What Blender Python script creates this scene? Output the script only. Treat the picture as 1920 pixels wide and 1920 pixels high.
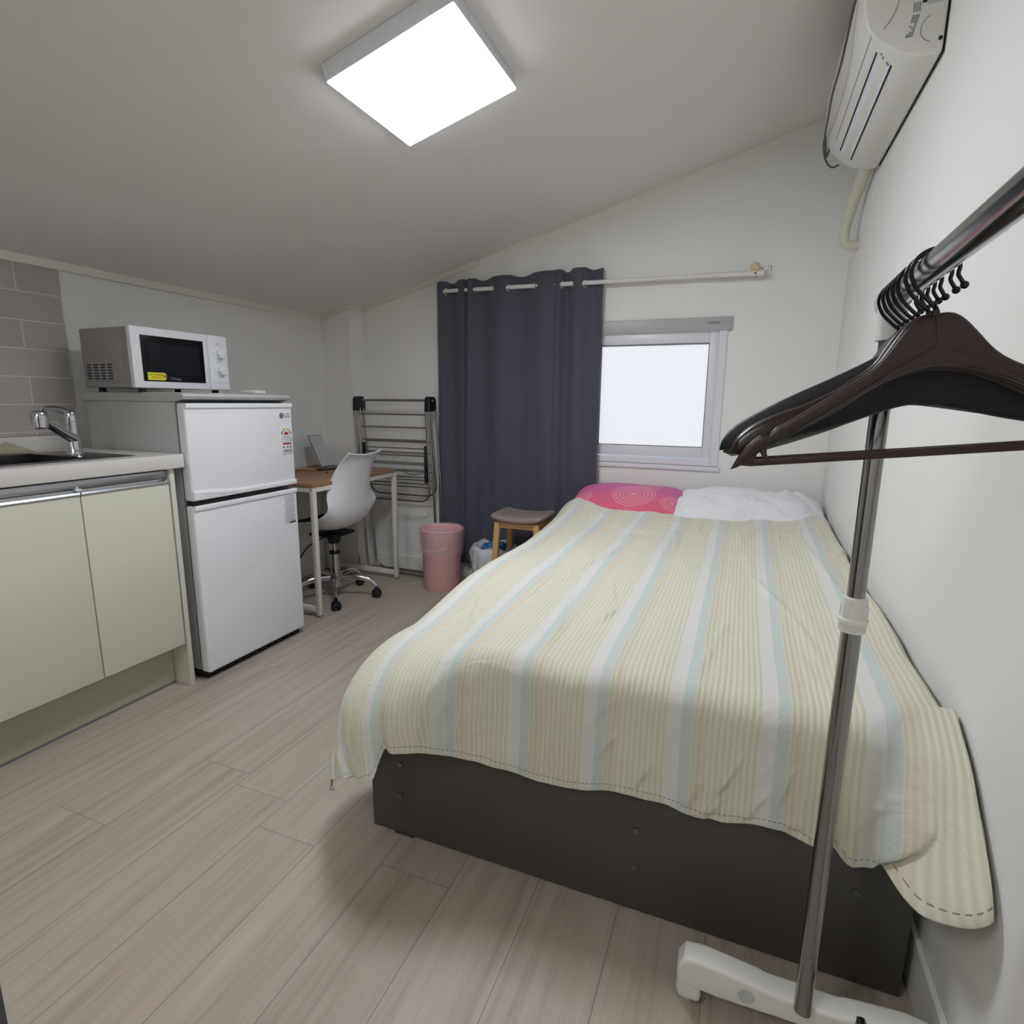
import bpy, bmesh, math, random
from mathutils import Vector, Matrix, noise
random.seed(7)
PI = math.pi
for o in list(bpy.data.objects): bpy.data.objects.remove(o)
SC = bpy.context.scene
COL = SC.collection
# ---------------------------------------------------------------- camera
yaw, pitch, roll, F, H = 0.3809, -0.1906, 0.0097, 1071.9, 1.13
fwd = Vector((-math.sin(yaw)*math.cos(pitch), math.cos(yaw)*math.cos(pitch), math.sin(pitch)))
rt = fwd.cross(Vector((0,0,1))).normalized(); up = rt.cross(fwd)
r2 = rt*math.cos(roll) + up*math.sin(roll); u2 = -rt*math.sin(roll) + up*math.cos(roll)
cam = bpy.data.objects.new('camera', bpy.data.cameras.new('camera')); COL.objects.link(cam)
M = Matrix((( r2.x, u2.x, -fwd.x, 0), (r2.y, u2.y, -fwd.y, 0), (r2.z, u2.z, -fwd.z, H), (0,0,0,1)))
cam.matrix_world = M
cam.data.sensor_width = 36; cam.data.sensor_height = 36; cam.data.lens = 36*F/1920; cam.data.clip_start = 0.02
SC.camera = cam
# ---------------------------------------------------------------- world, exposure, lamp strengths
w = bpy.data.worlds.new('sky'); SC.world = w; w.use_nodes = True
w.node_tree.nodes['Background'].inputs[0].default_value = (0.75, 0.85, 1, 1)
w.node_tree.nodes['Background'].inputs[1].default_value = 1.0
SC.view_settings.view_transform = 'Standard'; SC.view_settings.look = 'None'
SC.view_settings.exposure = 0.05; SC.view_settings.gamma = 1; SC.view_settings.use_curve_mapping = False
LAMP = 32.0       # ceiling light diffuser
FILL = 22.0     # added fill panel on the ceiling behind the camera, unseen
PANE = 0.74      # daylit frosted pane
# room (metres)
XL, XR, YB, YF = -2.585, 0.398, 3.241, -1.25
ZL, SL = 1.655, 0.2746
def zc(x): return ZL + SL*(x - XL)
# ================================================================ helpers
def lin(c):
    return tuple(((v/255)/12.92 if v/255 <= .04045 else ((v/255+.055)/1.055)**2.4) for v in c)
def nt(name):
    m = bpy.data.materials.new(name); m.use_nodes = True
    t = m.node_tree; b = t.nodes['Principled BSDF']
    return m, t, b
def setin(b, **k):
    mp = dict(rough='Roughness', metal='Metallic', spec='Specular IOR Level', coat='Coat Weight', trans='Transmission Weight', alpha='Alpha', sheen='Sheen Weight', ior='IOR', sss='Subsurface Weight')
    for a, v in k.items(): b.inputs[mp[a]].default_value = v
def N(t, kind, **k):
    n = t.nodes.new(kind)
    for a, v in k.items(): setattr(n, a, v)
    return n
def MA(t, op, a, b=None, c=None):
    n = t.nodes.new('ShaderNodeMath'); n.operation = op
    for i, v in enumerate((a, b, c)):
        if v is None: continue
        if isinstance(v, (int, float)): n.inputs[i].default_value = v
        else: t.links.new(v, n.inputs[i])
    return n.outputs[0]
def MIX(t, f, a, b, mode='MIX'):
    n = t.nodes.new('ShaderNodeMix'); n.data_type = 'RGBA'; n.blend_type = mode
    for s, v in ((n.inputs[0], f), (n.inputs[6], a), (n.inputs[7], b)):
        if isinstance(v, (int, float)): s.default_value = v
        elif isinstance(v, tuple): s.default_value = (*v[:3], 1)
        else: t.links.new(v, s)
    return n.outputs[2]
def mat(name, col, rough=.5, nz=0.03, scale=20, bump=0.0, bscale=200, stretch=None, **k):
    """plain paint-like material with procedural mottling and micro bump"""
    m, t, b = nt(name); c = lin(col)
    tc = N(t, 'ShaderNodeTexCoord'); mp = N(t, 'ShaderNodeMapping')
    t.links.new(tc.outputs['Object'], mp.inputs[0])
    if stretch: mp.inputs['Scale'].default_value = stretch
    n = N(t, 'ShaderNodeTexNoise'); n.inputs['Scale'].default_value = scale; n.inputs['Detail'].default_value = 4
    t.links.new(mp.outputs[0], n.inputs['Vector'])
    t.links.new(MIX(t, n.outputs[0], tuple(max(0, v*(1-nz)) for v in c), tuple(min(1, v*(1+nz)) for v in c)), b.inputs['Base Color'])
    setin(b, rough=rough, **k)
    if bump:
        n2 = N(t, 'ShaderNodeTexNoise'); n2.inputs['Scale'].default_value = bscale; n2.inputs['Detail'].default_value = 3
        t.links.new(mp.outputs[0], n2.inputs['Vector'])
        bp = N(t, 'ShaderNodeBump'); bp.inputs['Strength'].default_value = bump; bp.inputs['Distance'].default_value = .002
        t.links.new(n2.outputs[0], bp.inputs['Height']); t.links.new(bp.outputs[0], b.inputs['Normal'])
    return m
# ---- geometry
def bev(bm, geom_edges, r, seg=2):
    if r > 0: bmesh.ops.bevel(bm, geom=geom_edges, offset=r, segments=seg, profile=.5, affect='EDGES', clamp_overlap=True)
def box(bm, x0, x1, y0, y1, z0, z1, r=0, seg=2, M=None):
    b2 = bmesh.new(); bmesh.ops.create_cube(b2, size=1)
    for v in b2.verts: v.co = Vector(((x0+x1)/2+v.co.x*(x1-x0), (y0+y1)/2+v.co.y*(y1-y0), (z0+z1)/2+v.co.z*(z1-z0)))
    bev(b2, b2.edges[:], r, seg)
    join(bm, b2, M); return bm
def join(bm, b2, M=None):
    if M: bmesh.ops.transform(b2, matrix=M, verts=b2.verts[:])
    me = bpy.data.meshes.new('tmp'); b2.to_mesh(me); b2.free(); bm.from_mesh(me); bpy.data.meshes.remove(me)
def prism(bm, pts, axis, d0, d1, r=0, seg=2, M=None):
    """closed 2D outline extruded along axis; pts are the two other coords in xyz order"""
    b2 = bmesh.new()
    def P(p, d):
        return {'x': (d, p[0], p[1]), 'y': (p[0], d, p[1]), 'z': (p[0], p[1], d)}[axis]
    a = [b2.verts.new(P(p, d0)) for p in pts]; b = [b2.verts.new(P(p, d1)) for p in pts]
    n = len(pts)
    fs = [b2.faces.new(a), b2.faces.new(b[::-1])]
    for i in range(n): b2.faces.new((a[(i+1) % n], a[i], b[i], b[(i+1) % n]))
    bmesh.ops.recalc_face_normals(b2, faces=b2.faces[:])
    if r: bev(b2, [e for f in fs for e in f.edges], r, seg)
    big = [f for f in b2.faces if len(f.verts) > 4]
    if big: bmesh.ops.triangulate(b2, faces=big)
    join(bm, b2, M); return bm
def smooth_pts(pts, k=6):
    P = [Vector(p) for p in pts]; out = []
    for i in range(len(P)-1):
        p0 = P[max(i-1, 0)]; p1 = P[i]; p2 = P[i+1]; p3 = P[min(i+2, len(P)-1)]
        for j in range(k):
            t = j/k
            out.append(.5*((2*p1)+(-p0+p2)*t+(2*p0-5*p1+4*p2-p3)*t*t+(-p0+3*p1-3*p2+p3)*t**3))
    out.append(P[-1]); return out
def tube(bm, pts, r, seg=12, sm=0, cap=True, flat=1.0):
    P = smooth_pts(pts, sm) if sm else [Vector(p) for p in pts]
    n = len(P); rings = []
    T = [(P[min(i+1, n-1)]-P[max(i-1, 0)]).normalized() for i in range(n)]
    a = Vector((0, 0, 1)) if abs(T[0].z) < .9 else Vector((1, 0, 0))
    nrm = (a - T[0]*a.dot(T[0])).normalized()
    for i in range(n):
        if i: nrm = (nrm - T[i]*nrm.dot(T[i])).normalized()
        bi = T[i].cross(nrm); rr = r[i] if isinstance(r, (list, tuple)) and len(r) == n else (r if not isinstance(r, (list, tuple)) else r[0]+(r[-1]-r[0])*i/(n-1))
        rings.append([bm.verts.new(P[i]+nrm*math.cos(2*PI*k/seg)*rr+bi*math.sin(2*PI*k/seg)*rr*flat) for k in range(seg)])
    for i in range(n-1):
        for k in range(seg): bm.faces.new((rings[i][k], rings[i][(k+1) % seg], rings[i+1][(k+1) % seg], rings[i+1][k]))
    if cap: bm.faces.new(rings[0][::-1]); bm.faces.new(rings[-1])
    return bm
def lathe(bm, prof, c=(0,0,0), seg=32, M=None, closed=False):
    b2 = bmesh.new(); rings = []
    for r, z in prof:
        if r < 1e-6: rings.append([b2.verts.new((c[0], c[1], c[2]+z))])
        else: rings.append([b2.verts.new((c[0]+r*math.cos(2*PI*k/seg), c[1]+r*math.sin(2*PI*k/seg), c[2]+z)) for k in range(seg)])
    for A, B in zip(rings, rings[1:]):
        for k in range(seg):
            q = (k+1) % seg
            if len(A) == 1 and len(B) == 1: continue
            if len(A) == 1: b2.faces.new((A[0], B[q], B[k]))
            elif len(B) == 1: b2.faces.new((A[k], A[q], B[0]))
            else: b2.faces.new((A[k], A[q], B[q], B[k]))
    bmesh.ops.recalc_face_normals(b2, faces=b2.faces[:])
    join(bm, b2, M); return bm
def grid(bm, fn, nu, nv, closeu=False):
    V = [[bm.verts.new(fn(i/(nu if closeu else nu-1), j/(nv-1))) for j in range(nv)] for i in range(nu)]
    for i in range(nu if closeu else nu-1):
        for j in range(nv-1):
            q = (i+1) % nu
            bm.faces.new((V[i][j], V[q][j], V[q][j+1], V[i][j+1]))
    return bm
def torus(bm, c, R, r, axis='y', seg=24, s2=8):
    pts = []
    for k in range(seg+1):
        a = 2*PI*k/seg; u, v = R*math.cos(a), R*math.sin(a)
        pts.append({'x': (c[0], c[1]+u, c[2]+v), 'y': (c[0]+u, c[1], c[2]+v), 'z': (c[0]+u, c[1]+v, c[2])}[axis])
    tube(bm, pts, r, s2, cap=False)
def obj(name, bm, m, parent=None, label=None, smooth=35, mods=None):
    me = bpy.data.meshes.new(name); bm.normal_update(); bm.to_mesh(me); bm.free()
    o = bpy.data.objects.new(name, me); COL.objects.link(o)
    if parent is not None:
        L = Vector((0,0,0)); p = parent
        while p: L += p.location; p = p.parent
        me.transform(Matrix.Translation(-L)); o.parent = parent
    if smooth:
        for f in me.polygons: f.use_smooth = True
        me.set_sharp_from_angle(angle=math.radians(smooth))
    me.materials.append(m)
    if label: o['label'] = label
    return o
def center(o, loc):
    """give a top-level mesh its origin at loc"""
    o.data.transform(Matrix.Translation(-Vector(loc))); o.location = loc; return o
def thing(name, label, cat, loc, group=None):
    o = bpy.data.objects.new(name, None); o.empty_display_size = .05; COL.objects.link(o); o.location = loc
    o['label'] = label; o['category'] = cat
    if group: o['group'] = group
    return o
def tag(o, label, cat, group=None, kind=None):
    o['label'] = label; o['category'] = cat
    if group: o['group'] = group
    if kind: o['kind'] = kind
    return o
def struct(name, bm, m, label=None, cat=None, smooth=0):
    o = obj(name, bm, m, smooth=smooth); o['kind'] = 'structure'
    if label: o['label'] = label
    if cat: o['category'] = cat
    return o
def B(): return bmesh.new()
def text_bm(bm, s, size, M, depth=.0003):
    cu = bpy.data.curves.new('t', 'FONT'); cu.body = s; cu.size = size; cu.extrude = depth; cu.align_x = 'CENTER'; cu.align_y = 'CENTER'; cu.resolution_u = 3
    to = bpy.data.objects.new('t', cu); COL.objects.link(to)
    dg = bpy.context.evaluated_depsgraph_get(); me = bpy.data.meshes.new_from_object(to.evaluated_get(dg))
    me.transform(M); bm.from_mesh(me)
    bpy.data.objects.remove(to); bpy.data.curves.remove(cu); bpy.data.meshes.remove(me)
    return bm
def faceX(x, y, z): return Matrix(((0,0,1,x),(1,0,0,y),(0,1,0,z),(0,0,0,1)))     # read from +X
def faceNY(x, y, z): return Matrix(((1,0,0,x),(0,0,-1,y),(0,1,0,z),(0,0,0,1)))   # read from -Y
def sst(a, b, x):
    t = max(0, min(1, (x-a)/(b-a))); return t*t*(3-2*t)
def interp(tab, x):
    if x <= tab[0][0]: return tab[0][1]
    for (a, p), (b, q) in zip(tab, tab[1:]):
        if x <= b: return p+(q-p)*(x-a)/(b-a)
    return tab[-1][1]
# ================================================================ materials
m_wall = mat('wallpaper', (234,233,228), .75, .015, 6, .12, 350)
m_ceil = mat('ceiling_paper', (232,229,225), .8, .015, 5, .1, 350)
m_trim = mat('trim_paint', (225,222,212), .5, .02)
m_white = mat('white_plastic', (228,230,234), .32, .01)
m_wplas = mat('matte_white_plastic', (224,222,215), .45, .02)
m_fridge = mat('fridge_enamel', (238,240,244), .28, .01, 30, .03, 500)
m_fside = mat('fridge_shaded_enamel', (188,191,188), .4, .01, 30, .05, 500)  # white fridge enamel greyed: the shade on its side is painted in
m_black = mat('black_plastic', (18,19,24), .4, .05)
m_dark = mat('dark_gap', (14,14,16), .7, .05)
m_chrome = mat('chrome', (205,206,210), .12, .02, metal=1.0)
m_steel = mat('brushed_steel', (165,162,158), .28, .04, 30, metal=1.0)
m_rackst = mat('polished_steel_tube', (150,148,147), .16, .03, metal=1.0)
m_alu = mat('aluminium_profile', (188,192,196), .3, .03, 40, metal=.9)
m_sink = mat('sink_steel', (120,120,120), .3, .05, 40, metal=1.0)
m_gun = mat('dark_hook_metal', (58,58,64), .3, .05, metal=.9)
m_cream = mat('cream_gloss_door', (218,218,198), .22, .015, 5, .02, 30)
m_kick = mat('toe_kick_laminate', (186,186,160), .3, .02)
m_panel = mat('end_panel_laminate', (216,212,200), .4, .02)
m_counter = mat('counter_stone', (222,219,214), .28, .025, 120)
m_desk = mat('oak_laminate', (158,120,90), .45, .12, 12, .1, 60, stretch=(1, 9, 9))
m_dframe = mat('white_painted_steel', (226,222,212), .4, .02)
m_chair = mat('chair_shell_plastic', (226,228,232), .35, .01)
m_cush = mat('grey_cushion', (70,70,76), .8, .05)
m_pink = mat('pink_bin_plastic', (234,178,180), .45, .02)
m_binw = mat('grey_bin_plastic', (190,186,180), .5, .02)
m_stoolw = mat('beech_wood', (196,156,104), .5, .1, 14, .08, 80, stretch=(9, 9, 1))
m_stools = mat('taupe_fake_leather', (142,126,120), .5, .04, 20, .15, 300)
m_mahog = mat('mahogany_lacquer', (44,22,18), .3, .25, 10, .05, 60, stretch=(1, 8, 8))
m_hblk = mat('black_velvet_plastic', (20,20,23), .55, .2, 50, .2, 500)
m_frame = mat('bed_base_laminate', (75,72,68), .5, .06, 6, .08, 120, stretch=(1, 6, 6))
m_screw = mat('zinc_screw', (120,120,120), .35, .1, metal=.8)
m_grey = mat('window_head_grey', (176,176,176), .4, .02)
m_upvc = mat('window_upvc', (222,223,228), .35, .01)
m_mattr = mat('mattress_cloth', (205,200,190), .9, .03)
m_ivory = mat('ivory_pipe_wrap', (214,208,190), .7, .06, 40, .5, 40)
m_cable = mat('grey_cable', (82,80,80), .5, .05)
m_gasket = mat('grey_gasket', (120,122,124), .6, .05)
m_ink = mat('dark_print', (40,40,46), .6, .02)
m_inkg = mat('grey_print', (128,130,136), .6, .02)
m_red = mat('red_print', (168,64,62), .6, .02)
m_sticker = mat('sticker_paper', (232,234,238), .5, .01)
m_yellow = mat('yellow_sticker', (232,218,50), .5, .02)
m_orange = mat('orange_print', (206,150,80), .6, .02); m_green = mat('green_print', (120,170,110), .6, .02)
m_screen = mat('tinted_glass', (7,8,11), .3, .05, spec=.25)
m_screen2 = mat('microwave_mesh_screen', (24,28,34), .5, .3, 900, spec=.15)
m_door = mat('grey_door_edge', (88,88,94), .5, .05)
m_rag = mat('dishcloth', (176,170,146), .95, .35, 25, .6, 60)
m_blue = mat('blue_packaging', (58,104,150), .5, .25, 25)
m_mirror = mat('mirror_glass', (190,194,198), .35, .01)
m_brush = mat('brush_wood', (176,132,84), .5, .15, 40)
m_brist = mat('brush_bristles', (206,184,150), .8, .3, 120)
m_cotton = mat('cotton_tuft', (222,208,176), .95, .15, 90, .6, 90)
m_comb = mat('brown_comb_plastic', (70,48,44), .4, .1)

def floor_mat():
    m, t, b = nt('wood_planks'); tc = N(t, 'ShaderNodeTexCoord'); sp = N(t, 'ShaderNodeSeparateXYZ'); t.links.new(tc.outputs['Object'], sp.inputs[0])
    x, y = sp.outputs[0], sp.outputs[1]
    rowf = MA(t, 'DIVIDE', MA(t, 'ADD', x, .94), .19); row = MA(t, 'FLOOR', rowf)
    fx = MA(t, 'FRACT', rowf)
    wn = N(t, 'ShaderNodeTexWhiteNoise'); wn.noise_dimensions = '1D'; t.links.new(row, wn.inputs['W'])
    yy = MA(t, 'DIVIDE', MA(t, 'ADD', y, MA(t, 'MULTIPLY', wn.outputs[0], 1.2)), 1.2); col = MA(t, 'FLOOR', yy); fy = MA(t, 'FRACT', yy)
    wn2 = N(t, 'ShaderNodeTexWhiteNoise'); wn2.noise_dimensions = '2D'; cb = N(t, 'ShaderNodeCombineXYZ'); t.links.new(row, cb.inputs[0]); t.links.new(col, cb.inputs[1]); t.links.new(cb.outputs[0], wn2.inputs['Vector'])
    # grain
    cv = N(t, 'ShaderNodeCombineXYZ'); t.links.new(MA(t, 'MULTIPLY', x, 34), cv.inputs[0])
    t.links.new(MA(t, 'MULTIPLY', y, 1.6), cv.inputs[1]); t.links.new(MA(t, 'MULTIPLY', wn2.outputs[0], 30), cv.inputs[2])
    n1 = N(t, 'ShaderNodeTexNoise'); n1.inputs['Scale'].default_value = 1.0; n1.inputs['Detail'].default_value = 6; n1.inputs['Distortion'].default_value = .6; t.links.new(cv.outputs[0], n1.inputs[0])
    cv2 = N(t, 'ShaderNodeCombineXYZ'); t.links.new(MA(t, 'MULTIPLY', x, 130), cv2.inputs[0]); t.links.new(MA(t, 'MULTIPLY', y, 5), cv2.inputs[1]); t.links.new(MA(t, 'MULTIPLY', wn2.outputs[0], 17), cv2.inputs[2])
    n2 = N(t, 'ShaderNodeTexNoise'); n2.inputs['Scale'].default_value = 1.0; n2.inputs['Detail'].default_value = 3; t.links.new(cv2.outputs[0], n2.inputs[0])
    g = MA(t, 'ADD', MA(t, 'MULTIPLY', n1.outputs[0], .7), MA(t, 'MULTIPLY', n2.outputs[0], .3))
    rp = N(t, 'ShaderNodeValToRGB'); t.links.new(g, rp.inputs[0]); e = rp.color_ramp.elements
    e[0].position = .28; e[0].color = (*lin((156,144,131)), 1); e[1].position = .74; e[1].color = (*lin((192,181,168)), 1)
    m1 = rp.color_ramp.elements.new(.48); m1.color = (*lin((177,165,152)), 1)
    c = MIX(t, MA(t, 'MULTIPLY', wn2.outputs[0], .16), rp.outputs[0], lin((150,138,126)))
    ex = MA(t, 'LESS_THAN', MA(t, 'MINIMUM', fx, MA(t, 'SUBTRACT', 1, fx)), .006)
    ey = MA(t, 'LESS_THAN', MA(t, 'MINIMUM', fy, MA(t, 'SUBTRACT', 1, fy)), .0009)
    ed = MA(t, 'MAXIMUM', ex, ey)
    c = MIX(t, MA(t, 'MULTIPLY', ed, .55), c, lin((96,86,78)))
    t.links.new(c, b.inputs['Base Color']); setin(b, rough=.42, spec=.35)
    bp = N(t, 'ShaderNodeBump'); bp.inputs['Strength'].default_value = .25; bp.inputs['Distance'].default_value = .0015
    t.links.new(MA(t, 'SUBTRACT', g, ed), bp.inputs['Height']); t.links.new(bp.outputs[0], b.inputs['Normal'])
    return m
m_floor = floor_mat()
def tile_mat():
    m, t, b = nt('grey_wall_tile'); tc = N(t, 'ShaderNodeTexCoord'); sp = N(t, 'ShaderNodeSeparateXYZ'); t.links.new(tc.outputs['Object'], sp.inputs[0])
    y, z = sp.outputs[1], sp.outputs[2]
    rz = MA(t, 'DIVIDE', MA(t, 'SUBTRACT', z, .6795), .1055); row = MA(t, 'FLOOR', rz); fz = MA(t, 'FRACT', rz)
    par = MA(t, 'MULTIPLY', MA(t, 'FRACT', MA(t, 'MULTIPLY', MA(t, 'ADD', row, 2), .5)), 2)
    ry = MA(t, 'DIVIDE', MA(t, 'ADD', MA(t, 'SUBTRACT', y, 1.407), MA(t, 'MULTIPLY', par, .153)), .306); fy = MA(t, 'FRACT', ry)
    wn = N(t, 'ShaderNodeTexWhiteNoise'); wn.noise_dimensions = '2D'; cb = N(t, 'ShaderNodeCombineXYZ'); t.links.new(row, cb.inputs[0]); t.links.new(MA(t, 'FLOOR', ry), cb.inputs[1]); t.links.new(cb.outputs[0], wn.inputs['Vector'])
    g = MA(t, 'MAXIMUM', MA(t, 'LESS_THAN', MA(t, 'MINIMUM', fz, MA(t, 'SUBTRACT', 1, fz)), .016), MA(t, 'LESS_THAN', MA(t, 'MINIMUM', fy, MA(t, 'SUBTRACT', 1, fy)), .0055))
    c = MIX(t, wn.outputs[0], lin((176,170,165)), lin((186,180,175)))
    n = N(t, 'ShaderNodeTexNoise'); n.inputs['Scale'].default_value = 30; t.links.new(tc.outputs['Object'], n.inputs[0])
    c = MIX(t, MA(t, 'MULTIPLY', n.outputs[0], .25), c, lin((150,145,140)))
    c = MIX(t, g, c, lin((214,214,208)))
    t.links.new(c, b.inputs['Base Color']); setin(b, rough=.3)
    bp = N(t, 'ShaderNodeBump'); bp.inputs['Strength'].default_value = .4; bp.inputs['Distance'].default_value = .001; bp.invert = True
    t.links.new(g, bp.inputs['Height']); t.links.new(bp.outputs[0], b.inputs['Normal'])
    return m
m_tile = tile_mat()
def duvet_mat():
    m, t, b = nt('striped_seersucker'); uv = N(t, 'ShaderNodeUVMap'); uv.uv_map = 'cloth'
    sp = N(t, 'ShaderNodeSeparateXYZ'); t.links.new(uv.outputs[0], sp.inputs[0]); u, v = sp.outputs[0], sp.outputs[1]
    nz = N(t, 'ShaderNodeTexNoise'); nz.inputs['Scale'].default_value = 3; t.links.new(uv.outputs[0], nz.inputs[0])
    uu = MA(t, 'ADD', u, MA(t, 'MULTIPLY', MA(t, 'SUBTRACT', nz.outputs[0], .5), .012))
    f = MA(t, 'FRACT', MA(t, 'DIVIDE', MA(t, 'ADD', uu, 10.045), .176))
    rp = N(t, 'ShaderNodeValToRGB'); rp.color_ramp.interpolation = 'LINEAR'; t.links.new(f, rp.inputs[0])
    cream = (219,217,197); white = (216,217,208); blue = (196,206,199); orange = (217,209,187)
    st = [(0, cream), (.50, cream), (.52, white), (.67, white), (.685, blue), (.80, blue), (.815, white), (.835, orange), (.93, orange), (.95, cream)]
    e = rp.color_ramp.elements; e[0].position = 0; e[0].color = (*lin(cream), 1); e[1].position = 1; e[1].color = (*lin(cream), 1)
    for p, c in st[1:]: k = rp.color_ramp.elements.new(p); k.color = (*lin(c), 1)
    rib = MA(t, 'SINE', MA(t, 'MULTIPLY', uu, 2*PI/.0117))
    band = MA(t, 'MULTIPLY', MA(t, 'LESS_THAN', MA(t, 'ABSOLUTE', MA(t, 'SUBTRACT', f, .66)), .155), 1.0)
    ribm = MA(t, 'MULTIPLY', MA(t, 'SUBTRACT', 1, band), MA(t, 'ADD', MA(t, 'MULTIPLY', rib, .5), .5))
    c = MIX(t, MA(t, 'MULTIPLY', ribm, .42), rp.outputs[0], lin((192,186,158)))
    at = N(t, 'ShaderNodeAttribute'); at.attribute_name = 'hem'
    h = at.outputs['Fac']
    seam = MA(t, 'MULTIPLY', MA(t, 'LESS_THAN', MA(t, 'ABSOLUTE', MA(t, 'SUBTRACT', h, .016)), .0011), MA(t, 'GREATER_THAN', MA(t, 'FRACT', MA(t, 'MULTIPLY', u, 110)), .4))
    c = MIX(t, MA(t, 'MULTIPLY', seam, .7), c, lin((90,80,60)))
    t.links.new(c, b.inputs['Base Color']); setin(b, rough=.85, sheen=.15)
    n2 = N(t, 'ShaderNodeTexNoise'); n2.inputs['Scale'].default_value = 60; n2.inputs['Detail'].default_value = 4; t.links.new(uv.outputs[0], n2.inputs[0])
    n3 = N(t, 'ShaderNodeTexNoise'); n3.inputs['Scale'].default_value = 9; n3.inputs['Detail'].default_value = 3; n3.inputs['Distortion'].default_value = 1.5; t.links.new(uv.outputs[0], n3.inputs[0])
    hh = MA(t, 'ADD', MA(t, 'ADD', MA(t, 'MULTIPLY', ribm, .0016), MA(t, 'MULTIPLY', n2.outputs[0], .0015)), MA(t, 'MULTIPLY', MA(t, 'ABSOLUTE', MA(t, 'SUBTRACT', n3.outputs[0], .5)), .008))
    bp = N(t, 'ShaderNodeBump'); bp.inputs['Strength'].default_value = .7; bp.inputs['Distance'].default_value = 1.0
    t.links.new(hh, bp.inputs['Height']); t.links.new(bp.outputs[0], b.inputs['Normal'])
    return m
m_duvet = duvet_mat()
def pinkpillow_mat():
    m, t, b = nt('pink_printed_cotton'); uv = N(t, 'ShaderNodeUVMap'); uv.uv_map = 'cloth'
    sp = N(t, 'ShaderNodeSeparateXYZ'); t.links.new(uv.outputs[0], sp.inputs[0]); u, v = sp.outputs[0], sp.outputs[1]
    base = MIX(t, sst_node(t, v, .02, .30), lin((222,98,126)), lin((206,108,160)))
    def mandala(cx, cy, R, c):
        dx = MA(t, 'SUBTRACT', u, cx); dy = MA(t, 'SUBTRACT', v, cy)
        r = MA(t, 'DIVIDE', MA(t, 'SQRT', MA(t, 'ADD', MA(t, 'MULTIPLY', dx, dx), MA(t, 'MULTIPLY', dy, dy))), R); th = MA(t, 'ARCTAN2', dy, dx)
        tot = None
        for rk, wk, n in ((.98, .02, 0), (.84, .05, 44), (.66, .06, 36), (.48, .05, 28), (.32, .03, 18), (.2, .04, 10), (.07, .05, 0)):
            k = MA(t, 'LESS_THAN', MA(t, 'ABSOLUTE', MA(t, 'SUBTRACT', r, rk)), wk)
            if n: k = MA(t, 'MULTIPLY', k, MA(t, 'GREATER_THAN', MA(t, 'COSINE', MA(t, 'MULTIPLY', th, n)), -.1))
            tot = k if tot is None else MA(t, 'MAXIMUM', tot, k)
        return MIX(t, MA(t, 'MULTIPLY', tot, .6), c, lin((244,190,180)))
    c = mandala(.332, .160, .110, base)
    c = mandala(.05, .12, .07, c); c = mandala(.40, .30, .06, c); c = mandala(.53, .12, .06, c)
    t.links.new(c, b.inputs['Base Color']); setin(b, rough=.75)
    return m
def sst_node(t, v, a, b):
    n = N(t, 'ShaderNodeMapRange'); n.interpolation_type = 'SMOOTHSTEP'; n.inputs[1].default_value = a; n.inputs[2].default_value = b; t.links.new(v, n.inputs[0]); return n.outputs[0]
m_ppink = pinkpillow_mat()
m_pwhite = mat('white_pillow_cotton', (232,232,236), .85, .02, 10, .25, 90)
def curtain_mat():
    m, t, b = nt('blackout_curtain'); tc = N(t, 'ShaderNodeTexCoord')
    n = N(t, 'ShaderNodeTexNoise'); n.inputs['Scale'].default_value = 300; t.links.new(tc.outputs['Object'], n.inputs[0])
    t.links.new(MIX(t, n.outputs[0], lin((66,67,81)), lin((80,81,95))), b.inputs['Base Color']); setin(b, rough=.8, sheen=.2)
    bp = N(t, 'ShaderNodeBump'); bp.inputs['Strength'].default_value = .15; bp.inputs['Distance'].default_value = .001; t.links.new(n.outputs[0], bp.inputs['Height']); t.links.new(bp.outputs[0], b.inputs['Normal'])
    return m
m_curt = curtain_mat()
def emit_mat(name, col, s):
    m, t, b = nt(name); b.inputs['Base Color'].default_value = (.8,.8,.8,1); b.inputs['Emission Color'].default_value = (*col, 1); b.inputs['Emission Strength'].default_value = s
    return m
m_lamp = emit_mat('lamp_diffuser', (.93,.965,1.06), LAMP)
m_fill = emit_mat('fill_panel_diffuser', (.98,.98,1.0), FILL)  # glow of the added fill panel
m_pane = emit_mat('daylit_frosted_glass', (.90,.93,1.0), PANE); m_pane.node_tree.nodes['Principled BSDF'].inputs['Base Color'].default_value = (.25,.25,.25,1); m_pane.node_tree.nodes['Principled BSDF'].inputs['Roughness'].default_value = .6
def film_mat(name, col, a, rough=.2):
    m, t, b = nt(name); b.inputs['Base Color'].default_value = (*lin(col), 1); setin(b, rough=rough, alpha=a)
    n = N(t, 'ShaderNodeTexNoise'); n.inputs['Scale'].default_value = 26; n.inputs['Detail'].default_value = 4; tc = N(t, 'ShaderNodeTexCoord'); t.links.new(tc.outputs['Object'], n.inputs[0])
    bp = N(t, 'ShaderNodeBump'); bp.inputs['Strength'].default_value = .9; bp.inputs['Distance'].default_value = .012; t.links.new(n.outputs[0], bp.inputs['Height']); t.links.new(bp.outputs[0], b.inputs['Normal'])
    return m
m_film = film_mat('clear_bin_liner', (230,215,218), .24)
m_film2 = film_mat('white_bin_liner', (225,226,230), .72, .3)

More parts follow.
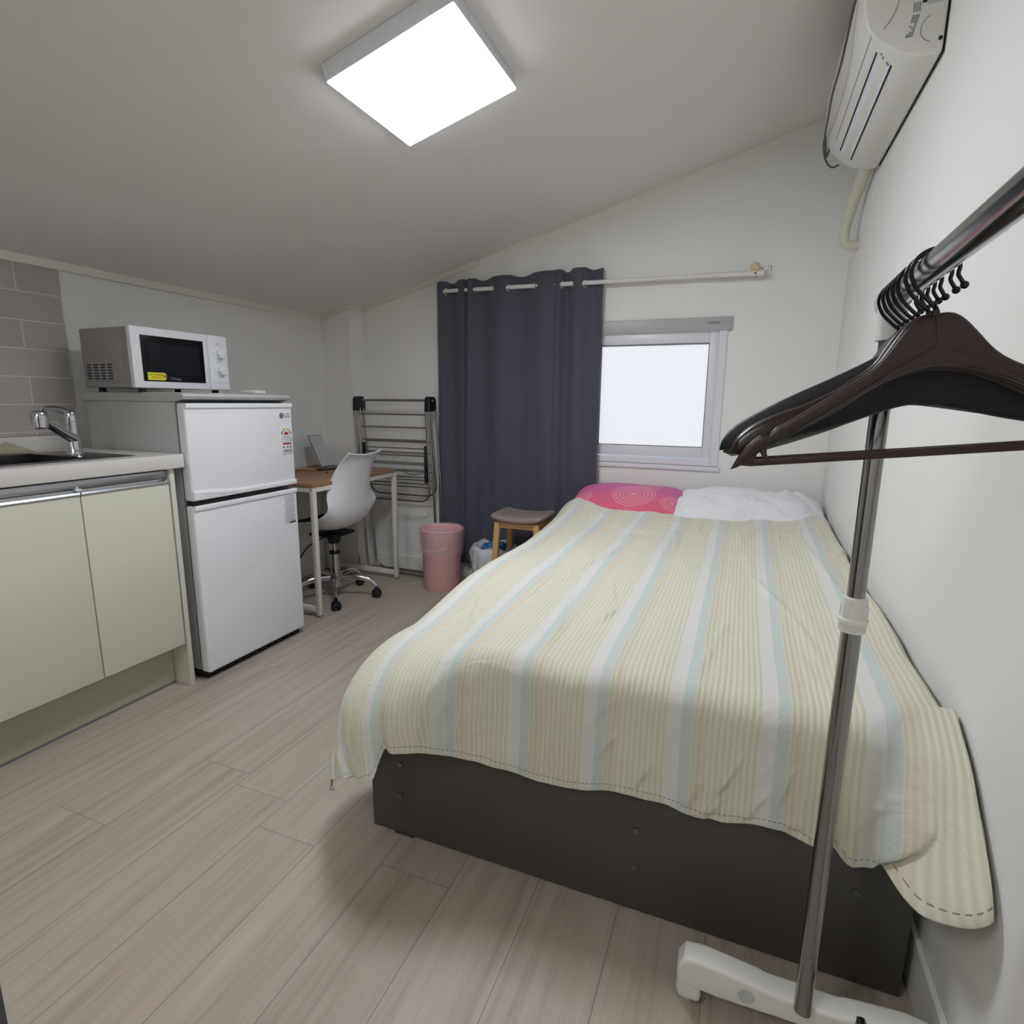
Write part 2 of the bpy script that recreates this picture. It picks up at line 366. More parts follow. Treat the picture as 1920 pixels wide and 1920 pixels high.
# ================================================================ room shell
struct('floor', box(B(), XL-.1, XR+.1, YF-.1, YB+.1, -.1, 0), m_floor)
b = B(); x0, x1 = XL-.1, XR+.1
prism(b, [(x0, zc(x0)), (x1, zc(x1)), (x1, zc(x1)+.1), (x0, zc(x0)+.1)], 'y', YF-.1, YB+.1)
struct('ceiling', b, m_ceil)
struct('wall_left', box(B(), XL-.1, XL, YF-.1, YB+.1, -.1, zc(XL)+.02), m_wall)
struct('wall_right', box(B(), XR, XR+.1, YF-.1, YB+.1, -.1, zc(XR)+.03), m_wall)
# back wall with the window opening
WX0, WX1, WZ0, WZ1 = -1.13, -.116, .80, 1.545
b = B()
def quadwall(bm, y0, y1, xa, xb, za, zb_top):
    prism(bm, [(xa, za), (xb, za), (xb, zb_top(xb)), (xa, zb_top(xa))], 'y', y0, y1)
top = lambda x: zc(x)+.03
quadwall(b, YB, YB+.12, XL-.1, WX0, -.1, top); quadwall(b, YB, YB+.12, WX1, XR+.1, -.1, top)
quadwall(b, YB, YB+.12, WX0, WX1, -.1, lambda x: WZ0); quadwall(b, YB, YB+.12, WX0, WX1, WZ1, top)
struct('wall_back', b, m_wall)
b = B(); prism(b, [(XL-.1, -.1), (XR+.1, -.1), (XR+.1, top(XR+.1)), (XL-.1, top(XL-.1))], 'y', YF-.1, YF)
struct('wall_front', b, m_wall)
b = B(); cx1 = -2.362; cy0 = 3.107
prism(b, [(XL-.02, 0), (cx1, 0), (cx1, top(cx1)), (XL-.02, top(XL))], 'y', cy0, YB+.02)
struct('wall_column', b, m_wall, 'white wallpapered boxed column in the far left corner')
# ceiling trims
b = B(); box(b, XL, XL+.014, YF, cy0, ZL-.030, ZL+.01, .003)
struct('trim_1', b, m_trim)
def slope_trim(name, xa, xb, y0, y1, h):
    b = B(); prism(b, [(xa, zc(xa)-h), (xb, zc(xb)-h), (xb, zc(xb)+.005), (xa, zc(xa)+.005)], 'y', y0, y1); struct(name, b, m_trim)
slope_trim('trim_2', XL, cx1, cy0-.012, cy0, .03)
b = B(); box(b, cx1, cx1+.012, cy0-.012, YB, zc(cx1)-.028, zc(cx1)+.006); struct('trim_3', b, m_trim)
slope_trim('trim_4', cx1, -1.52, YB-.012, YB, .03)
slope_trim('trim_5', -1.52, XR, YB-.004, YB, .010)
# vertical cover strip in right rear corner
struct('trim_6', box(B(), XR-.006, XR, YB-.006, YB, 0, 1.8), m_trim)
# baseboards
def baseb(name, *a):
    b = B(); box(b, *a, .003); struct(name, b, m_wall)
baseb('baseboard_back', cx1, XR, YB-.012, YB, 0, .095)
baseb('baseboard_column', cx1, cx1+.01, cy0-.01, YB, 0, .095)
baseb('baseboard_column_front', XL, cx1+.01, cy0-.01, cy0, 0, .095)
baseb('baseboard_right', XR-.012, XR, YF, YB-.012, 0, .112)
baseb('baseboard_left', XL, XL+.012, 1.56, cy0-.01, 0, .095)
struct('wall_tiles', box(B(), XL, XL+.006, -.4, 1.562, .982, ZL-.03), m_tile, 'grey brick-laid wall tiles above the sink counter')
# door leaf edge in the left foreground
b = B(); box(b, -.945, -.905, -.45, .35, .01, 1.95, .004)
d = struct('door_1', b, m_door)
b = B(); tube(b, [(-.905, .27, 1.0), (-.86, .27, 1.0), (-.855, .26, 1.0), (-.855, .15, 1.0)], .009, 12); lathe(b, [(0, 0), (.024, 0), (.024, .008), (0, .008)], M=Matrix.Translation((-.905, .27, 1.0)) @ Matrix.Rotation(PI/2, 4, 'Y'))
obj('door_handle', b, m_chrome, d)

# ================================================================ window
win = B()
def ring(bm, x0, x1, z0, z1, w, y0, y1, r=.003):
    if not isinstance(w, tuple): w = (w, w, w, w)     # left right bottom top
    box(bm, x0, x0+w[0], y0, y1, z0, z1, r); box(bm, x1-w[1], x1, y0, y1, z0, z1, r)
    box(bm, x0+w[0], x1-w[1], y0, y1, z0, z0+w[2], r); box(bm, x0+w[0], x1-w[1], y0, y1, z1-w[3], z1, r)
ring(win, WX0, WX1, WZ0, WZ1, (.03,.04,.035,.05), YB-.008, YB+.06)
wo = struct('window_1', win, m_upvc)
b = B(); ring(b, -.815, -.155, .84, 1.495, (.03,.047,.058,.055), YB+.002, YB+.03); obj('window_sash', b, m_upvc, wo)
b = B(); ring(b, -1.10, -.79, .84, 1.495, (.04,.02,.058,.055), YB+.025, YB+.05); obj('window_sash', b, m_upvc, wo)
b = B(); ring(b, -.787, -.200, .896, 1.442, (.006,.004,.004,.008), YB+.001, YB+.028, 0); obj('glazing_bead', b, m_gasket, wo)
b = B(); box(b, -.783, -.202, YB+.012, YB+.016, .897, 1.441); obj('frosted_pane', b, m_pane, wo)
b = B(); box(b, -.783, -.768, YB+.006, YB+.010, .897, 1.441); obj('glazing_spacer', b, mat('pale_blue_strip', (150,182,205), .4), wo)
b = B(); box(b, -1.06, -.81, YB+.034, YB+.038, .897, 1.441); obj('frosted_pane', b, m_pane, wo)
b = B(); box(b, -1.135, -.098, YB-.016, YB, 1.500, 1.567, .002); hd = obj('window_head', b, m_grey, wo, 'grey head strip over the window')
b = B(); text_bm(b, 'HAGIO', .019, faceNY(-.185, YB-.0165, 1.537)); obj('maker_lettering', b, m_ink, wo)
b = B(); box(b, -1.14, -.105, YB-.012, YB, .772, .797, .003); obj('window_sill', b, m_upvc, wo)

# ================================================================ curtain rod and curtain
RY = 3.186
def rz(x): return 1.773 - (x+1.69)*.009
rod = thing('curtain_rod', 'white curtain rod running across the back wall above the window', 'curtain rod', (-.8, RY, 1.765))
b = B(); tube(b, [(-1.735, RY, rz(-1.735)), (-.20, RY, rz(-.2))], .0115, 16); obj('rod_tube', b, m_wplas, rod)
b = B(); tube(b, [(-.23, RY, rz(-.23)), (.03, RY, rz(.03))], .0138, 16); obj('rod_sleeve', b, m_wplas, rod)
for x in (-1.72, .01):
    b = B(); box(b, x-.007, x+.007, RY, YB, rz(x)-.012, rz(x)+.012, .003); box(b, x-.02, x+.02, YB-.004, YB, rz(x)-.022, rz(x)+.014, .002); obj('bracket', b, m_wplas, rod)
b = B(); tube(b, [(.03, RY, rz(0)+.01), (.045, RY-.005, rz(0)+.025), (.06, RY-.005, rz(0)+.028), (.062, RY, rz(0)+.004)], .002, 6); obj('end_hook', b, m_steel, rod)
b = B(); tube(b, [(-.01, RY-.012, rz(0)-.004), (-.01, RY-.02, rz(0)-.004)], .004, 8); obj('screw', b, m_black, rod)
b = B(); bmesh.ops.create_icosphere(b, subdivisions=4, radius=.021)
for v in b.verts:
    v.co *= 1+.35*noise.noise(v.co*150)+.1*noise.noise(v.co*400); v.co += Vector((-.012, RY-.004, rz(0)+.026))
tag(center(obj('cotton_tuft', b, m_cotton, smooth=60), (-.012, RY-.004, rz(0)+.013)), 'small cream fluffy tuft on the right end of the curtain rod', 'tuft')

cur = thing('curtain', 'dark blue-grey grommet curtain pulled to the left of the window', 'curtain', (-1.26, RY, .12))
def px2x(p): return -1.776 + (p-820)*(-.765+1.776)/(1118-820)
KEY = [(820, .2), (828, -1), (849, 1), (873, -1), (879, .3), (884, -1), (909, 1), (944, -1), (980, 1), (1024, -1), (1040, -.5), (1045, -1), (1059, 1), (1077, -1), (1103, 1), (1118, .6)]
KX = [(px2x(a), s) for a, s in KEY]
def wv(x):
    if x <= KX[0][0]: return KX[0][1]
    for (a, p), (c, q) in zip(KX, KX[1:]):
        if x <= c: return p+(q-p)*(.5-.5*math.cos(PI*(x-a)/(c-a)))
    return KX[-1][1]
xa, xb = KX[0][0], KX[-1][0]
def curt(u, v):
    x = xa+(xb-xa)*u; s = 1-v        # v: 0 bottom 1 top
    wz = wv(x)
    zt = 1.822 + .022*u + .003*math.cos(wz*3) - .006*wz
    z = .115 + (zt-.115)*v
    drift = .022*s*math.sin(x*4.1+1)
    w2 = wv(max(xa, min(xb, x+drift)))
    low = .8*math.sin(x*27+.8*math.sin(z*1.3))+.35*math.sin(x*61+z)
    k = sst(.15, .95, s)
    a = .021*(w2*(1-k)+(.75*w2+.75*low)*k)
    return Vector((x + .008*math.sin(z*3)*k*(1 if u > .5 else -1)*abs(u-.5)*2, RY + a*.93 + .0015*noise.noise(Vector((x*9, z*5, 0))), z))
b = B(); grid(b, curt, 420, 60)
o = obj('curtain_fabric', b, m_curt, cur, smooth=180); md = o.modifiers.new('thick', 'SOLIDIFY'); md.thickness = .0018; md.offset = 0
for p in (838, 862, 888, 928, 958, 1004, 1052, 1068, 1089):
    x = px2x(p); b = B(); torus(b, (x, RY-.004, rz(x)-.004), .0175, .0028, 'y'); 
    bmesh.ops.transform(b, matrix=Matrix.Translation((x, RY, 0)) @ Matrix.Rotation(.75*(1 if p in (838, 888, 958, 1052, 1089) else -1), 4, 'Z') @ Matrix.Translation((-x, -RY, 0)), verts=b.verts[:])
    obj('grommet', b, m_chrome, cur)

# ================================================================ ceiling light, plus an added fill panel
lx, ly = -.967, 1.675; an = math.atan(SL)
TL = Matrix.Translation((lx, ly, zc(lx))) @ Matrix.Rotation(-an, 4, 'Y')
lt = thing('ceiling_light', 'lit square white LED panel light on the sloping ceiling', 'ceiling light', (lx, ly, zc(lx)))
def frust(bm, h0, h1, z0, z1):
    V = [bm.verts.new((sx*h[0], sy*h[1], z)) for h, z in ((h0, z0), (h1, z1)) for sx, sy in ((-1,-1),(1,-1),(1,1),(-1,1))]
    for i in range(4):
        j = (i+1) % 4; bm.faces.new((V[i], V[j], V[4+j], V[4+i]))
    bm.faces.new(V[:4]); bm.faces.new(V[4:][::-1]); bmesh.ops.recalc_face_normals(bm, faces=bm.faces[:])
b = B(); frust(b, (.208, .217), (.207, .216), 0.0, -.050); bev(b, [e for e in b.edges], .003, 2)
bmesh.ops.transform(b, matrix=TL, verts=b.verts[:]); obj('lamp_housing', b, m_white, lt)
b = B(); box(b, -.204, .204, -.213, .213, -.0533, -.0502, .001, 1); bmesh.ops.transform(b, matrix=TL, verts=b.verts[:]); obj('diffuser', b, m_lamp, lt)
lx2, ly2 = -1.0, -.55
TL2 = Matrix.Translation((lx2, ly2, zc(lx2))) @ Matrix.Rotation(-an, 4, 'Y')
lt2 = thing('ceiling_light', 'added square fill light panel on the ceiling, unseen behind the viewer', 'ceiling light', (lx2, ly2, zc(lx2)))  # fill light added to lift the shadows; no such lamp is seen
b = B(); frust(b, (.262, .262), (.255, .255), 0.0, -.050); bmesh.ops.transform(b, matrix=TL2, verts=b.verts[:]); obj('lamp_housing', b, m_white, lt2)
b = B(); box(b, -.253, .253, -.253, .253, -.064, -.0502, .005, 3); bmesh.ops.transform(b, matrix=TL2, verts=b.verts[:]); obj('diffuser', b, m_fill, lt2)

# ================================================================ kitchen base unit
XD = -1.972   # door face
cab = thing('kitchen_base_cabinet', 'cream gloss kitchen base cabinet under the sink counter', 'cabinet', (-2.27, .9, 0))
b = B(); box(b, XL+.002, XD-.048, .10, 1.486, .186, .204); box(b, XL+.002, XL+.008, .10, 1.486, .204, .873); box(b, XL+.008, XD-.048, .10, .118, .204, .873); box(b, XL+.008, XD-.048, 1.468, 1.486, .204, .873); box(b, XD-.060, XD-.048, .118, 1.468, .204, .873); obj('carcass', b, m_panel, cab)
b = B(); box(b, -2.075, -2.059, .10, 1.486, 0, .187); obj('toe_kick', b, m_kick, cab)
b = B(); box(b, -2.059, -2.055, .10, 1.486, 0, .008); obj('kick_seal', b, m_gasket, cab)
b = B(); box(b, XL+.002, XD, 1.489, 1.508, 0, .872, .001); obj('end_panel', b, m_panel, cab)
for k, (ya, yb_) in enumerate(((1.174, 1.482), (.858, 1.170), (.542, .854))):
    b = B(); box(b, XD-.019, XD, ya, yb_, .183, .817, .0015); dr = obj('door', b, m_cream, cab)
    b = B(); prism(b, [(XD-.019, .817), (XD+.002, .817), (XD+.006, .823), (XD+.003, .829), (XD-.004, .829), (XD-.006, .823), (XD-.017, .823), (XD-.019, .836)], 'y', ya, yb_, 0); obj('handle_profile', b, m_alu, dr)
b = B(); box(b, XD-.047, XD-.012, .10, 1.486, .842, .866, .001); box(b, XD-.047, XD-.034, .10, 1.486, .815, .843); obj('finger_channel', b, m_alu, cab)
b = B(); tube(b, [(XD-.012, 1.172, .83), (XD-.012, 1.172, .848)], .004, 8); box(b, XD-.02, XD-.004, 1.163, 1.181, .834, .84, .001); obj('door_buffer', b, m_white, cab)
b = B(); tube(b, [(XD-.02, 1.470, .831), (XD+.004, 1.470, .831)], .0045, 8); obj('door_buffer', b, m_alu, cab)

ctr = thing('sink_worktop', 'white stone worktop holding the steel sink', 'worktop', (-2.27, .9, .873))
b = B()
CX1 = -1.955; sx0, sx1, sy0, sy1 = -2.44, -2.045, .66, 1.40
box(b, sx1, CX1, .10, 1.541, .874, .925, .002); box(b, XL+.002, sx0, .10, 1.541, .874, .925); box(b, sx0, sx1, sy1, 1.541, .874, .925); box(b, sx0, sx1, .10, sy0, .874, .925)
obj('slab', b, m_counter, ctr)
b = B(); box(b, XL+.002, XL+.022, .10, 1.541, .925, .980, .003); obj('upstand', b, m_counter, ctr)
snk = thing('kitchen_sink', 'stainless steel sink set in the white worktop', 'sink', (-2.25, 1.0, .925))
b = B()
ring2 = [(sx0-.012, sx1+.012, sy0-.012, sy1+.012)]
box(b, sx0-.012, sx1+.012, sy0-.012, sy0+.02, .9255, .9275, .001); box(b, sx0-.012, sx1+.012, sy1-.12, sy1+.012, .9255, .9275, .001)
box(b, sx0-.012, sx0+.03, sy0+.02, sy1-.12, .9255, .9275, .001); box(b, sx1-.02, sx1+.012, sy0+.02, sy1-.12, .9255, .9275, .001)
obj('sink_rim', b, m_sink, snk)
b = B(); bx0, bx1, by0, by1 = sx0+.03, sx1-.02, sy0+.02, sy1-.12
for a in ((bx0, bx0+.002, by0, by1, .75, .9265), (bx1-.002, bx1, by0, by1, .75, .9265), (bx0, bx1, by0, by0+.002, .75, .9265), (bx0, bx1, by1-.002, by1, .75, .9265), (bx0, bx1, by0, by1, .748, .752)): box(b, *a)
obj('basin', b, m_sink, snk)
b = B(); torus(b, ((bx0+bx1)/2, 1.0, .754), .045, .004, 'z'); obj('drain_ring', b, m_chrome, snk)
# faucet
fx_, fy_ = -2.235, 1.33
fa = thing('kitchen_faucet', 'chrome single-lever kitchen faucet with spout swung to the left', 'faucet', (fx_, fy_, .9275))
b = B(); lathe(b, [(0, 0), (.027, 0), (.0275, .006), (.024, .012), (.0215, .05), (.0205, .105), (.0215, .112), (.0215, .118), (0, .118)], (fx_, fy_, .9275)); obj('body', b, m_chrome, fa)
b = B(); tube(b, [(fx_+.004, fy_+.002, .985), (fx_+.02, fy_-.03, 1.0), (fx_+.055, fy_-.095, 1.036), (fx_+.08, fy_-.135, 1.058)], [.019, .0135], 16, sm=5); obj('spout', b, m_chrome, fa)
b = B(); lathe(b, [(0, -.026), (.012, -.030), (.0215, -.026), (.0235, .0), (.0235, .016), (.019, .024), (0, .025)], (fx_+.085, fy_-.145, 1.058)); obj('spray_head', b, m_chrome, fa)
b = B(); lathe(b, [(0, 0), (.0185, 0), (.0185, .002), (0, .002)], (fx_+.085, fy_-.145, 1.0835)); obj('spray_button', b, m_black, fa)
b = B(); lathe(b, [(0, .0), (.0222, 0), (.0222, .018), (.018, .03), (0, .034)], (fx_, fy_, 1.047))
tube(b, [(fx_, fy_, 1.074), (fx_+.018, fy_-.04, 1.088), (fx_+.05, fy_-.09, 1.093), (fx_+.07, fy_-.125, 1.089)], [.0125, .008], 12, sm=5, flat=.6); obj('lever', b, m_chrome, fa)
# rag
b = B()
m_z = .9265
def rag(u, v):
    x = -2.50 + .11*(v-.5); y = 1.16+.34*(u-.5)
    e = max(0, 1-(2*u-1)**4)*max(0, 1-(2*v-1)**4)
    return Vector((x+.01*noise.noise(Vector((u*5, v*5, 1))), y+.01*noise.noise(Vector((u*4, v*6, 3))), m_z+e*(.030+.018*noise.noise(Vector((u*7, v*5, 8)))+.01*noise.noise(Vector((u*20, v*14, 5))))))
grid(b, rag, 60, 30); o = obj('dishcloth', b, m_rag, smooth=60); o.modifiers.new('t', 'SOLIDIFY').thickness = .002
tag(center(o, (-2.47, 1.10, .928)), 'crumpled cream dishcloth lying behind the sink against the tiles', 'cloth')

# ================================================================ refrigerator
fr = thing('refrigerator', 'white two-door top-freezer refrigerator beside the kitchen counter', 'refrigerator', (-2.2, 1.81, 0))
FX, fy0, fy1 = -1.935, 1.548, 2.098
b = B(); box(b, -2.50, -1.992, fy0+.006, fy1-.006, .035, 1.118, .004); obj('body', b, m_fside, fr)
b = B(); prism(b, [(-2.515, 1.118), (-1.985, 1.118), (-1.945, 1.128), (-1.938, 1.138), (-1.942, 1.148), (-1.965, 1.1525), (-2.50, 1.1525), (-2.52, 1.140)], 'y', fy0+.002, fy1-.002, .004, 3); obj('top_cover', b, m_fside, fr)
b = B(); box(b, -1.995, -1.983, fy0+.008, fy1-.008, .04, 1.116); obj('door_gasket', b, m_gasket, fr)
b = B(); box(b, -2.49, -1.965, fy0+.012, fy1-.012, .0, .05, .003); obj('base', b, m_black, fr)
def fdoor(z0, z1, lip_top, lip_bot):
    b = B(); dx = FX
    box(b, -1.982, dx, fy0, fy1, z0, z1, .010, 4)
    def lip(za, hh):
        # raised shallow wave rail across the door, like the moulded grip edge
        n = 40; top_, bot = [], []
        for i in range(n+1):
            u = i/n; y = fy0+.002+(fy1-fy0-.004)*u
            top_.append((y, za+hh)); bot.append((y, za))
        prism(b, bot+top_[::-1], 'x', -1.975, dx+.006, .004, 3)
    if lip_top: lip(z1-.020, .020)
    if lip_bot:
        n = 40; P = []
        for i in range(n+1):
            u = i/n; P.append((fy0+.002+(fy1-fy0-.004)*u, z0+.001+.013*sst(.0, .45, u)*sst(1.0, .8, u)*0))
        Q = [(y, z0+.022+.016*(1-sst(0, .5, u_))) for (y, z), u_ in zip(P, [i/n for i in range(n+1)])]
        prism(b, P+Q[::-1], 'x', -1.975, dx+.007, .004, 3)
    return b
d1 = obj('freezer_door', fdoor(.742, 1.113, True, True), m_fridge, fr)
d2 = obj('fridge_door', fdoor(.032, .722, True, False), m_fridge, fr)
b = B(); prism(b, [(fy0+.004, .7225), (fy0+.42, .7225), (fy0+.48, .7415), (fy0+.004, .7415)], 'x', -1.975, FX-.004); obj('grip_recess', b, m_dark, fr)
b = B(); prism(b, [(fy0+.02, .7705), (fy0+.28, .7575), (fy0+.30, .757), (fy0+.14, .7535)], 'x', FX+.004, FX+.0085, .001); obj('grip_highlight', b, m_fridge, d1)
ly_ = 2.053
b = B(); lathe(b, [(0, 0), (.0125, 0), (.0125, .0006), (0, .0006)], M=Matrix.Translation((FX, ly_-.022, 1.058)) @ Matrix.Rotation(PI/2, 4, 'Y')); obj('logo_disc', b, m_ink, d1)
b = B(); text_bm(b, 'LG', .027, faceX(FX+.0006, ly_+.010, 1.058)); o = obj('logo_letters', b, m_ink, d1)
b = B(); torus(b, (FX+.0008, ly_-.022, 1.058), .0082, .0007, 'x', 20, 6); box(b, FX+.0004, FX+.0012, ly_-.0225, ly_-.0215, 1.054, 1.064); obj('logo_face', b, m_sticker, d1)
# energy label
b = B(); box(b, FX, FX+.0006, ly_-.036, ly_+.034, .880, 1.015, .0002); st = obj('energy_label', b, m_sticker, d1)
def arc(bm, cy, cz, R, w, a0, a1, x0, x1, n=10):
    P = [(cy+R*math.cos(a0+(a1-a0)*i/n), cz+R*math.sin(a0+(a1-a0)*i/n)) for i in range(n+1)]
    Q = [(cy+(R-w)*math.cos(a0+(a1-a0)*i/n), cz+(R-w)*math.sin(a0+(a1-a0)*i/n)) for i in range(n+1)]
    prism(bm, P+Q[::-1], 'x', x0, x1)
for i, mm in enumerate((m_red, m_orange, m_yellow, m_green, m_ink)):
    b = B(); arc(b, ly_-.001, .972, .030, .006, PI*i/5+.04, PI*(i+1)/5-.04, FX+.0006, FX+.001); obj('gauge_arc', b, mm, st)
b = B(); arc(b, ly_-.001, .972, .015, .0149, 0, PI, FX+.0006, FX+.001); obj('gauge_hub', b, m_red, st)
b = B()
box(b, FX+.0006, FX+.001, ly_-.026, ly_+.024, .9610, .9635); 
for y in (-.03, -.012, .004, .018, .027): box(b, FX+.0006, FX+.001, ly_+y, ly_+y+.005, .950, .9545); box(b, FX+.0006, FX+.001, ly_+y-.002, ly_+y+.004, .943, .946)
obj('energy_print', b, m_ink, st); b = B()
for y in (-.024, .0, .018): box(b, FX+.0006, FX+.001, ly_+y, ly_+y+.008, .9130, .9200, .0001)
for r in range(3):
    for k in range(11): 
        if random.random() < .8: box(b, FX+.0006, FX+.001, ly_-.022+k*.0048, ly_-.0185+k*.0048, .893+r*.0045, .8962+r*.0045)
for k in range(12): box(b, FX+.0006, FX+.001, ly_-.03+k*.0052, ly_-.027+k*.0052, .8835, .8858)
obj('barcode_print', b, m_ink, st)
b = B(); box(b, FX+.0006, FX+.001, ly_-.026, ly_+.026, .9285, .9365); obj('red_bar', b, m_red, st)
# notice label on the lower door
b = B(); box(b, FX, FX+.0006, ly_-.052, ly_+.026, .560, .700, .0002); st = obj('notice_label', b, m_sticker, d2)
b = B()
for r in range(23):
    z = .694-r*.0057; y = ly_-.036
    while y < ly_+.020-(.012 if r % 4 == 3 else 0):
        wd = random.uniform(.004, .011); box(b, FX+.0006, FX+.0009, y, min(y+wd, ly_+.024), z-.0022, z); y += wd+.0018
for z in (.694, .684, .655, .620, .600): torus(b, (FX+.0008, ly_-.044, z-.002), .0028, .0006, 'x', 10, 4)
obj('label_print', b, m_inkg, st)
b = B(); box(b, FX+.0006, FX+.001, ly_-.012, ly_+.024, .5625, .5700); obj('label_bar', b, m_ink, st)

# ================================================================ microwave
MX, my0, my1, mz0, mz1 = -2.135, 1.512, 1.946, 1.168, 1.3955
mw = thing('microwave_oven', 'white dial microwave oven on top of the refrigerator', 'microwave', (-2.29, 1.73, 1.153))
b = B(); box(b, -2.43, MX-.03, my0+.004, my1-.004, mz0+.002, mz1-.003, .006, 3); box(b, -2.41, MX-.05, my0+.001, my0+.006, mz0+.022, mz1-.03, .002); obj('casing', b, mat('microwave_casing', (150,148,147), .4, .02), mw)
for x in (-2.40, -2.17):
    for y in (my0+.05, my1-.05):
        b = B(); lathe(b, [(0, 0), (.014, 0), (.012, .018), (0, .018)], (x, y, 1.153)); obj('foot', b, m_black, mw)
b = B(); box(b, MX-.03, MX-.024, my0+.006, my1-.006, mz0+.004, mz1-.004); obj('seam', b, m_gasket, mw)
yd = my1-.098
b = B(); box(b, MX-.024, MX, my0, yd-.001, mz0, mz1, .005, 3); md_ = obj('door', b, m_white, mw)
b = B(); ring_y = [(my0+.03, yd-.03, mz0+.036, mz1-.034)]
box(b, MX-.004, MX+.0015, my0+.036, yd-.026, mz0+.026, mz1-.030, .0015); obj('door_glass', b, m_screen, md_)
b = B(); box(b, MX+.001, MX+.0022, my0+.062, yd-.048, mz0+.052, mz1-.056, .0005); obj('viewing_screen', b, m_screen2, md_)
b = B(); text_bm(b, 'Midea', .0165, faceX(MX+.0018, my0+.175, mz0+.0385), .0002); obj('maker_lettering', b, m_inkg, md_)
b = B(); torus(b, (MX+.0019, my0+.147, mz0+.0395), .006, .0006, 'x', 16, 4); obj('maker_ring', b, m_inkg, md_)
b = B(); y0, z0 = my0+.052, mz0+.031; prism(b, [(y0, z0), (y0+.068, z0), (y0+.078, z0+.008), (y0+.078, z0+.022), (y0+.07, z0+.029), (y0, z0+.029)], 'x', MX+.0015, MX+.0028); tg = obj('tag_sticker', b, m_yellow, md_)
b = B(); text_bm(b, '사용 전 보호필름을', .0075, faceX(MX+.003, y0+.034, z0+.020), .0001); text_bm(b, '제거 하십시오', .0075, faceX(MX+.003, y0+.038, z0+.0095), .0001); obj('tag_lettering', b, m_ink, tg)
b = B(); torus(b, (MX+.003, y0+.071, z0+.015), .004, .0016, 'x', 12, 5); obj('tag_hole', b, m_comb, tg)
b = B(); box(b, MX-.024, MX+.001, yd, my1, mz0, mz1, .006, 3); cp = obj('control_panel', b, m_white, mw)
for i, z in enumerate((mz1-.074, mz0+.082)):
    b = B(); Mr = Matrix.Translation((MX+.001, yd+.052, z)) @ Matrix.Rotation(PI/2, 4, 'Y')
    lathe(b, [(0, .0), (.026, 0), (.026, .003), (.021, .005), (.019, .018), (.017, .020), (0, .020)], M=Mr)
    b2 = bmesh.new(); box(b2, -.004, .004, -.017, .017, .018, .024, .0015); join(b, b2, Mr @ Matrix.Rotation(.5, 4, 'Z')); obj('dial_knob', b, m_white, cp)
    b = B()
    for k in range(12):
        a = 2*PI*k/12
        if 3.8 < a < 5.6: continue
        box(b, MX+.001, MX+.0014, yd+.052+.031*math.cos(a)-.001, yd+.052+.031*math.cos(a)+.001, z+.031*math.sin(a)-.001, z+.031*math.sin(a)+.001)
    obj('dial_marks', b, m_inkg, cp)
b = B(); text_bm(b, '출력', .009, faceX(MX+.0012, yd+.050, mz1-.034), .0001); obj('power_lettering', b, m_inkg, cp)
b = B(); text_bm(b, '타이머', .009, faceX(MX+.0012, yd+.048, mz0+.118), .0001); obj('timer_lettering', b, m_inkg, cp)
b = B(); box(b, MX+.0006, MX+.0014, yd+.004, my1-.004, mz0+.031, mz0+.0318); obj('panel_line', b, m_gasket, cp)
for c in range(4):
    b = B()
    for r in range(6): box(b, -2.400+c*.040, -2.375+c*.040, my0-.0005, my0+.002, mz0+.032+r*.0105, mz0+.0365+r*.0105, .0003)
    obj('vent_slots', b, m_dark, mw)
b = B(); box(b, -2.12, -2.02, 1.975, 2.035, 1.1535, 1.169, .004, 3)
tag(center(obj('power_adapter', b, m_wplas), (-2.07, 2.0, 1.1535)), 'small white block on the fridge top right of the microwave', 'adapter')

# ================================================================ desk
DX, dy0, dy1, DZ = -1.995, 2.275, 3.03, .712
dk = thing('desk', 'small oak-topped desk with white steel legs beyond the refrigerator', 'desk', (-2.29, 2.65, 0))
b = B(); box(b, XL+.015, DX+.004, dy0-.004, dy1+.004, DZ-.019, DZ, .002); obj('desktop', b, m_desk, dk)
q = .0125
for y in (dy0+.012, dy1-.012):
    for x in (DX-.012, XL+.045):
        b = B(); box(b, x-q, x+q, y-q, y+q, .012, DZ-.019, .002); lg = obj('leg', b, m_dframe, dk)
        b = B(); box(b, x-q-.001, x+q+.001, y-q-.001, y+q+.001, 0, .013, .002); obj('leg_cap', b, mat('beige_cap', (150,132,112), .6), lg)
    b = B(); box(b, XL+.045+q, DX-.012-q, y-q, y+q, .030, .055, .002); obj('foot_bar', b, m_dframe, dk)
    b = B(); box(b, XL+.045+q, DX-.012-q, y-q, y+q, DZ-.045, DZ-.0195, .002); obj('top_rail', b, m_dframe, dk)
for x in (DX-.012, XL+.045):
    b = B(); box(b, x-q, x+q, dy0+.0245, dy1-.0245, DZ-.045, DZ-.0195, .002); obj('top_rail', b, m_dframe, dk)
b = B(); tube(b, [(DX-.012, dy0-.0005, DZ-.033), (DX-.012, dy0-.003, DZ-.033)], .004, 10); obj('bolt', b, m_black, dk)
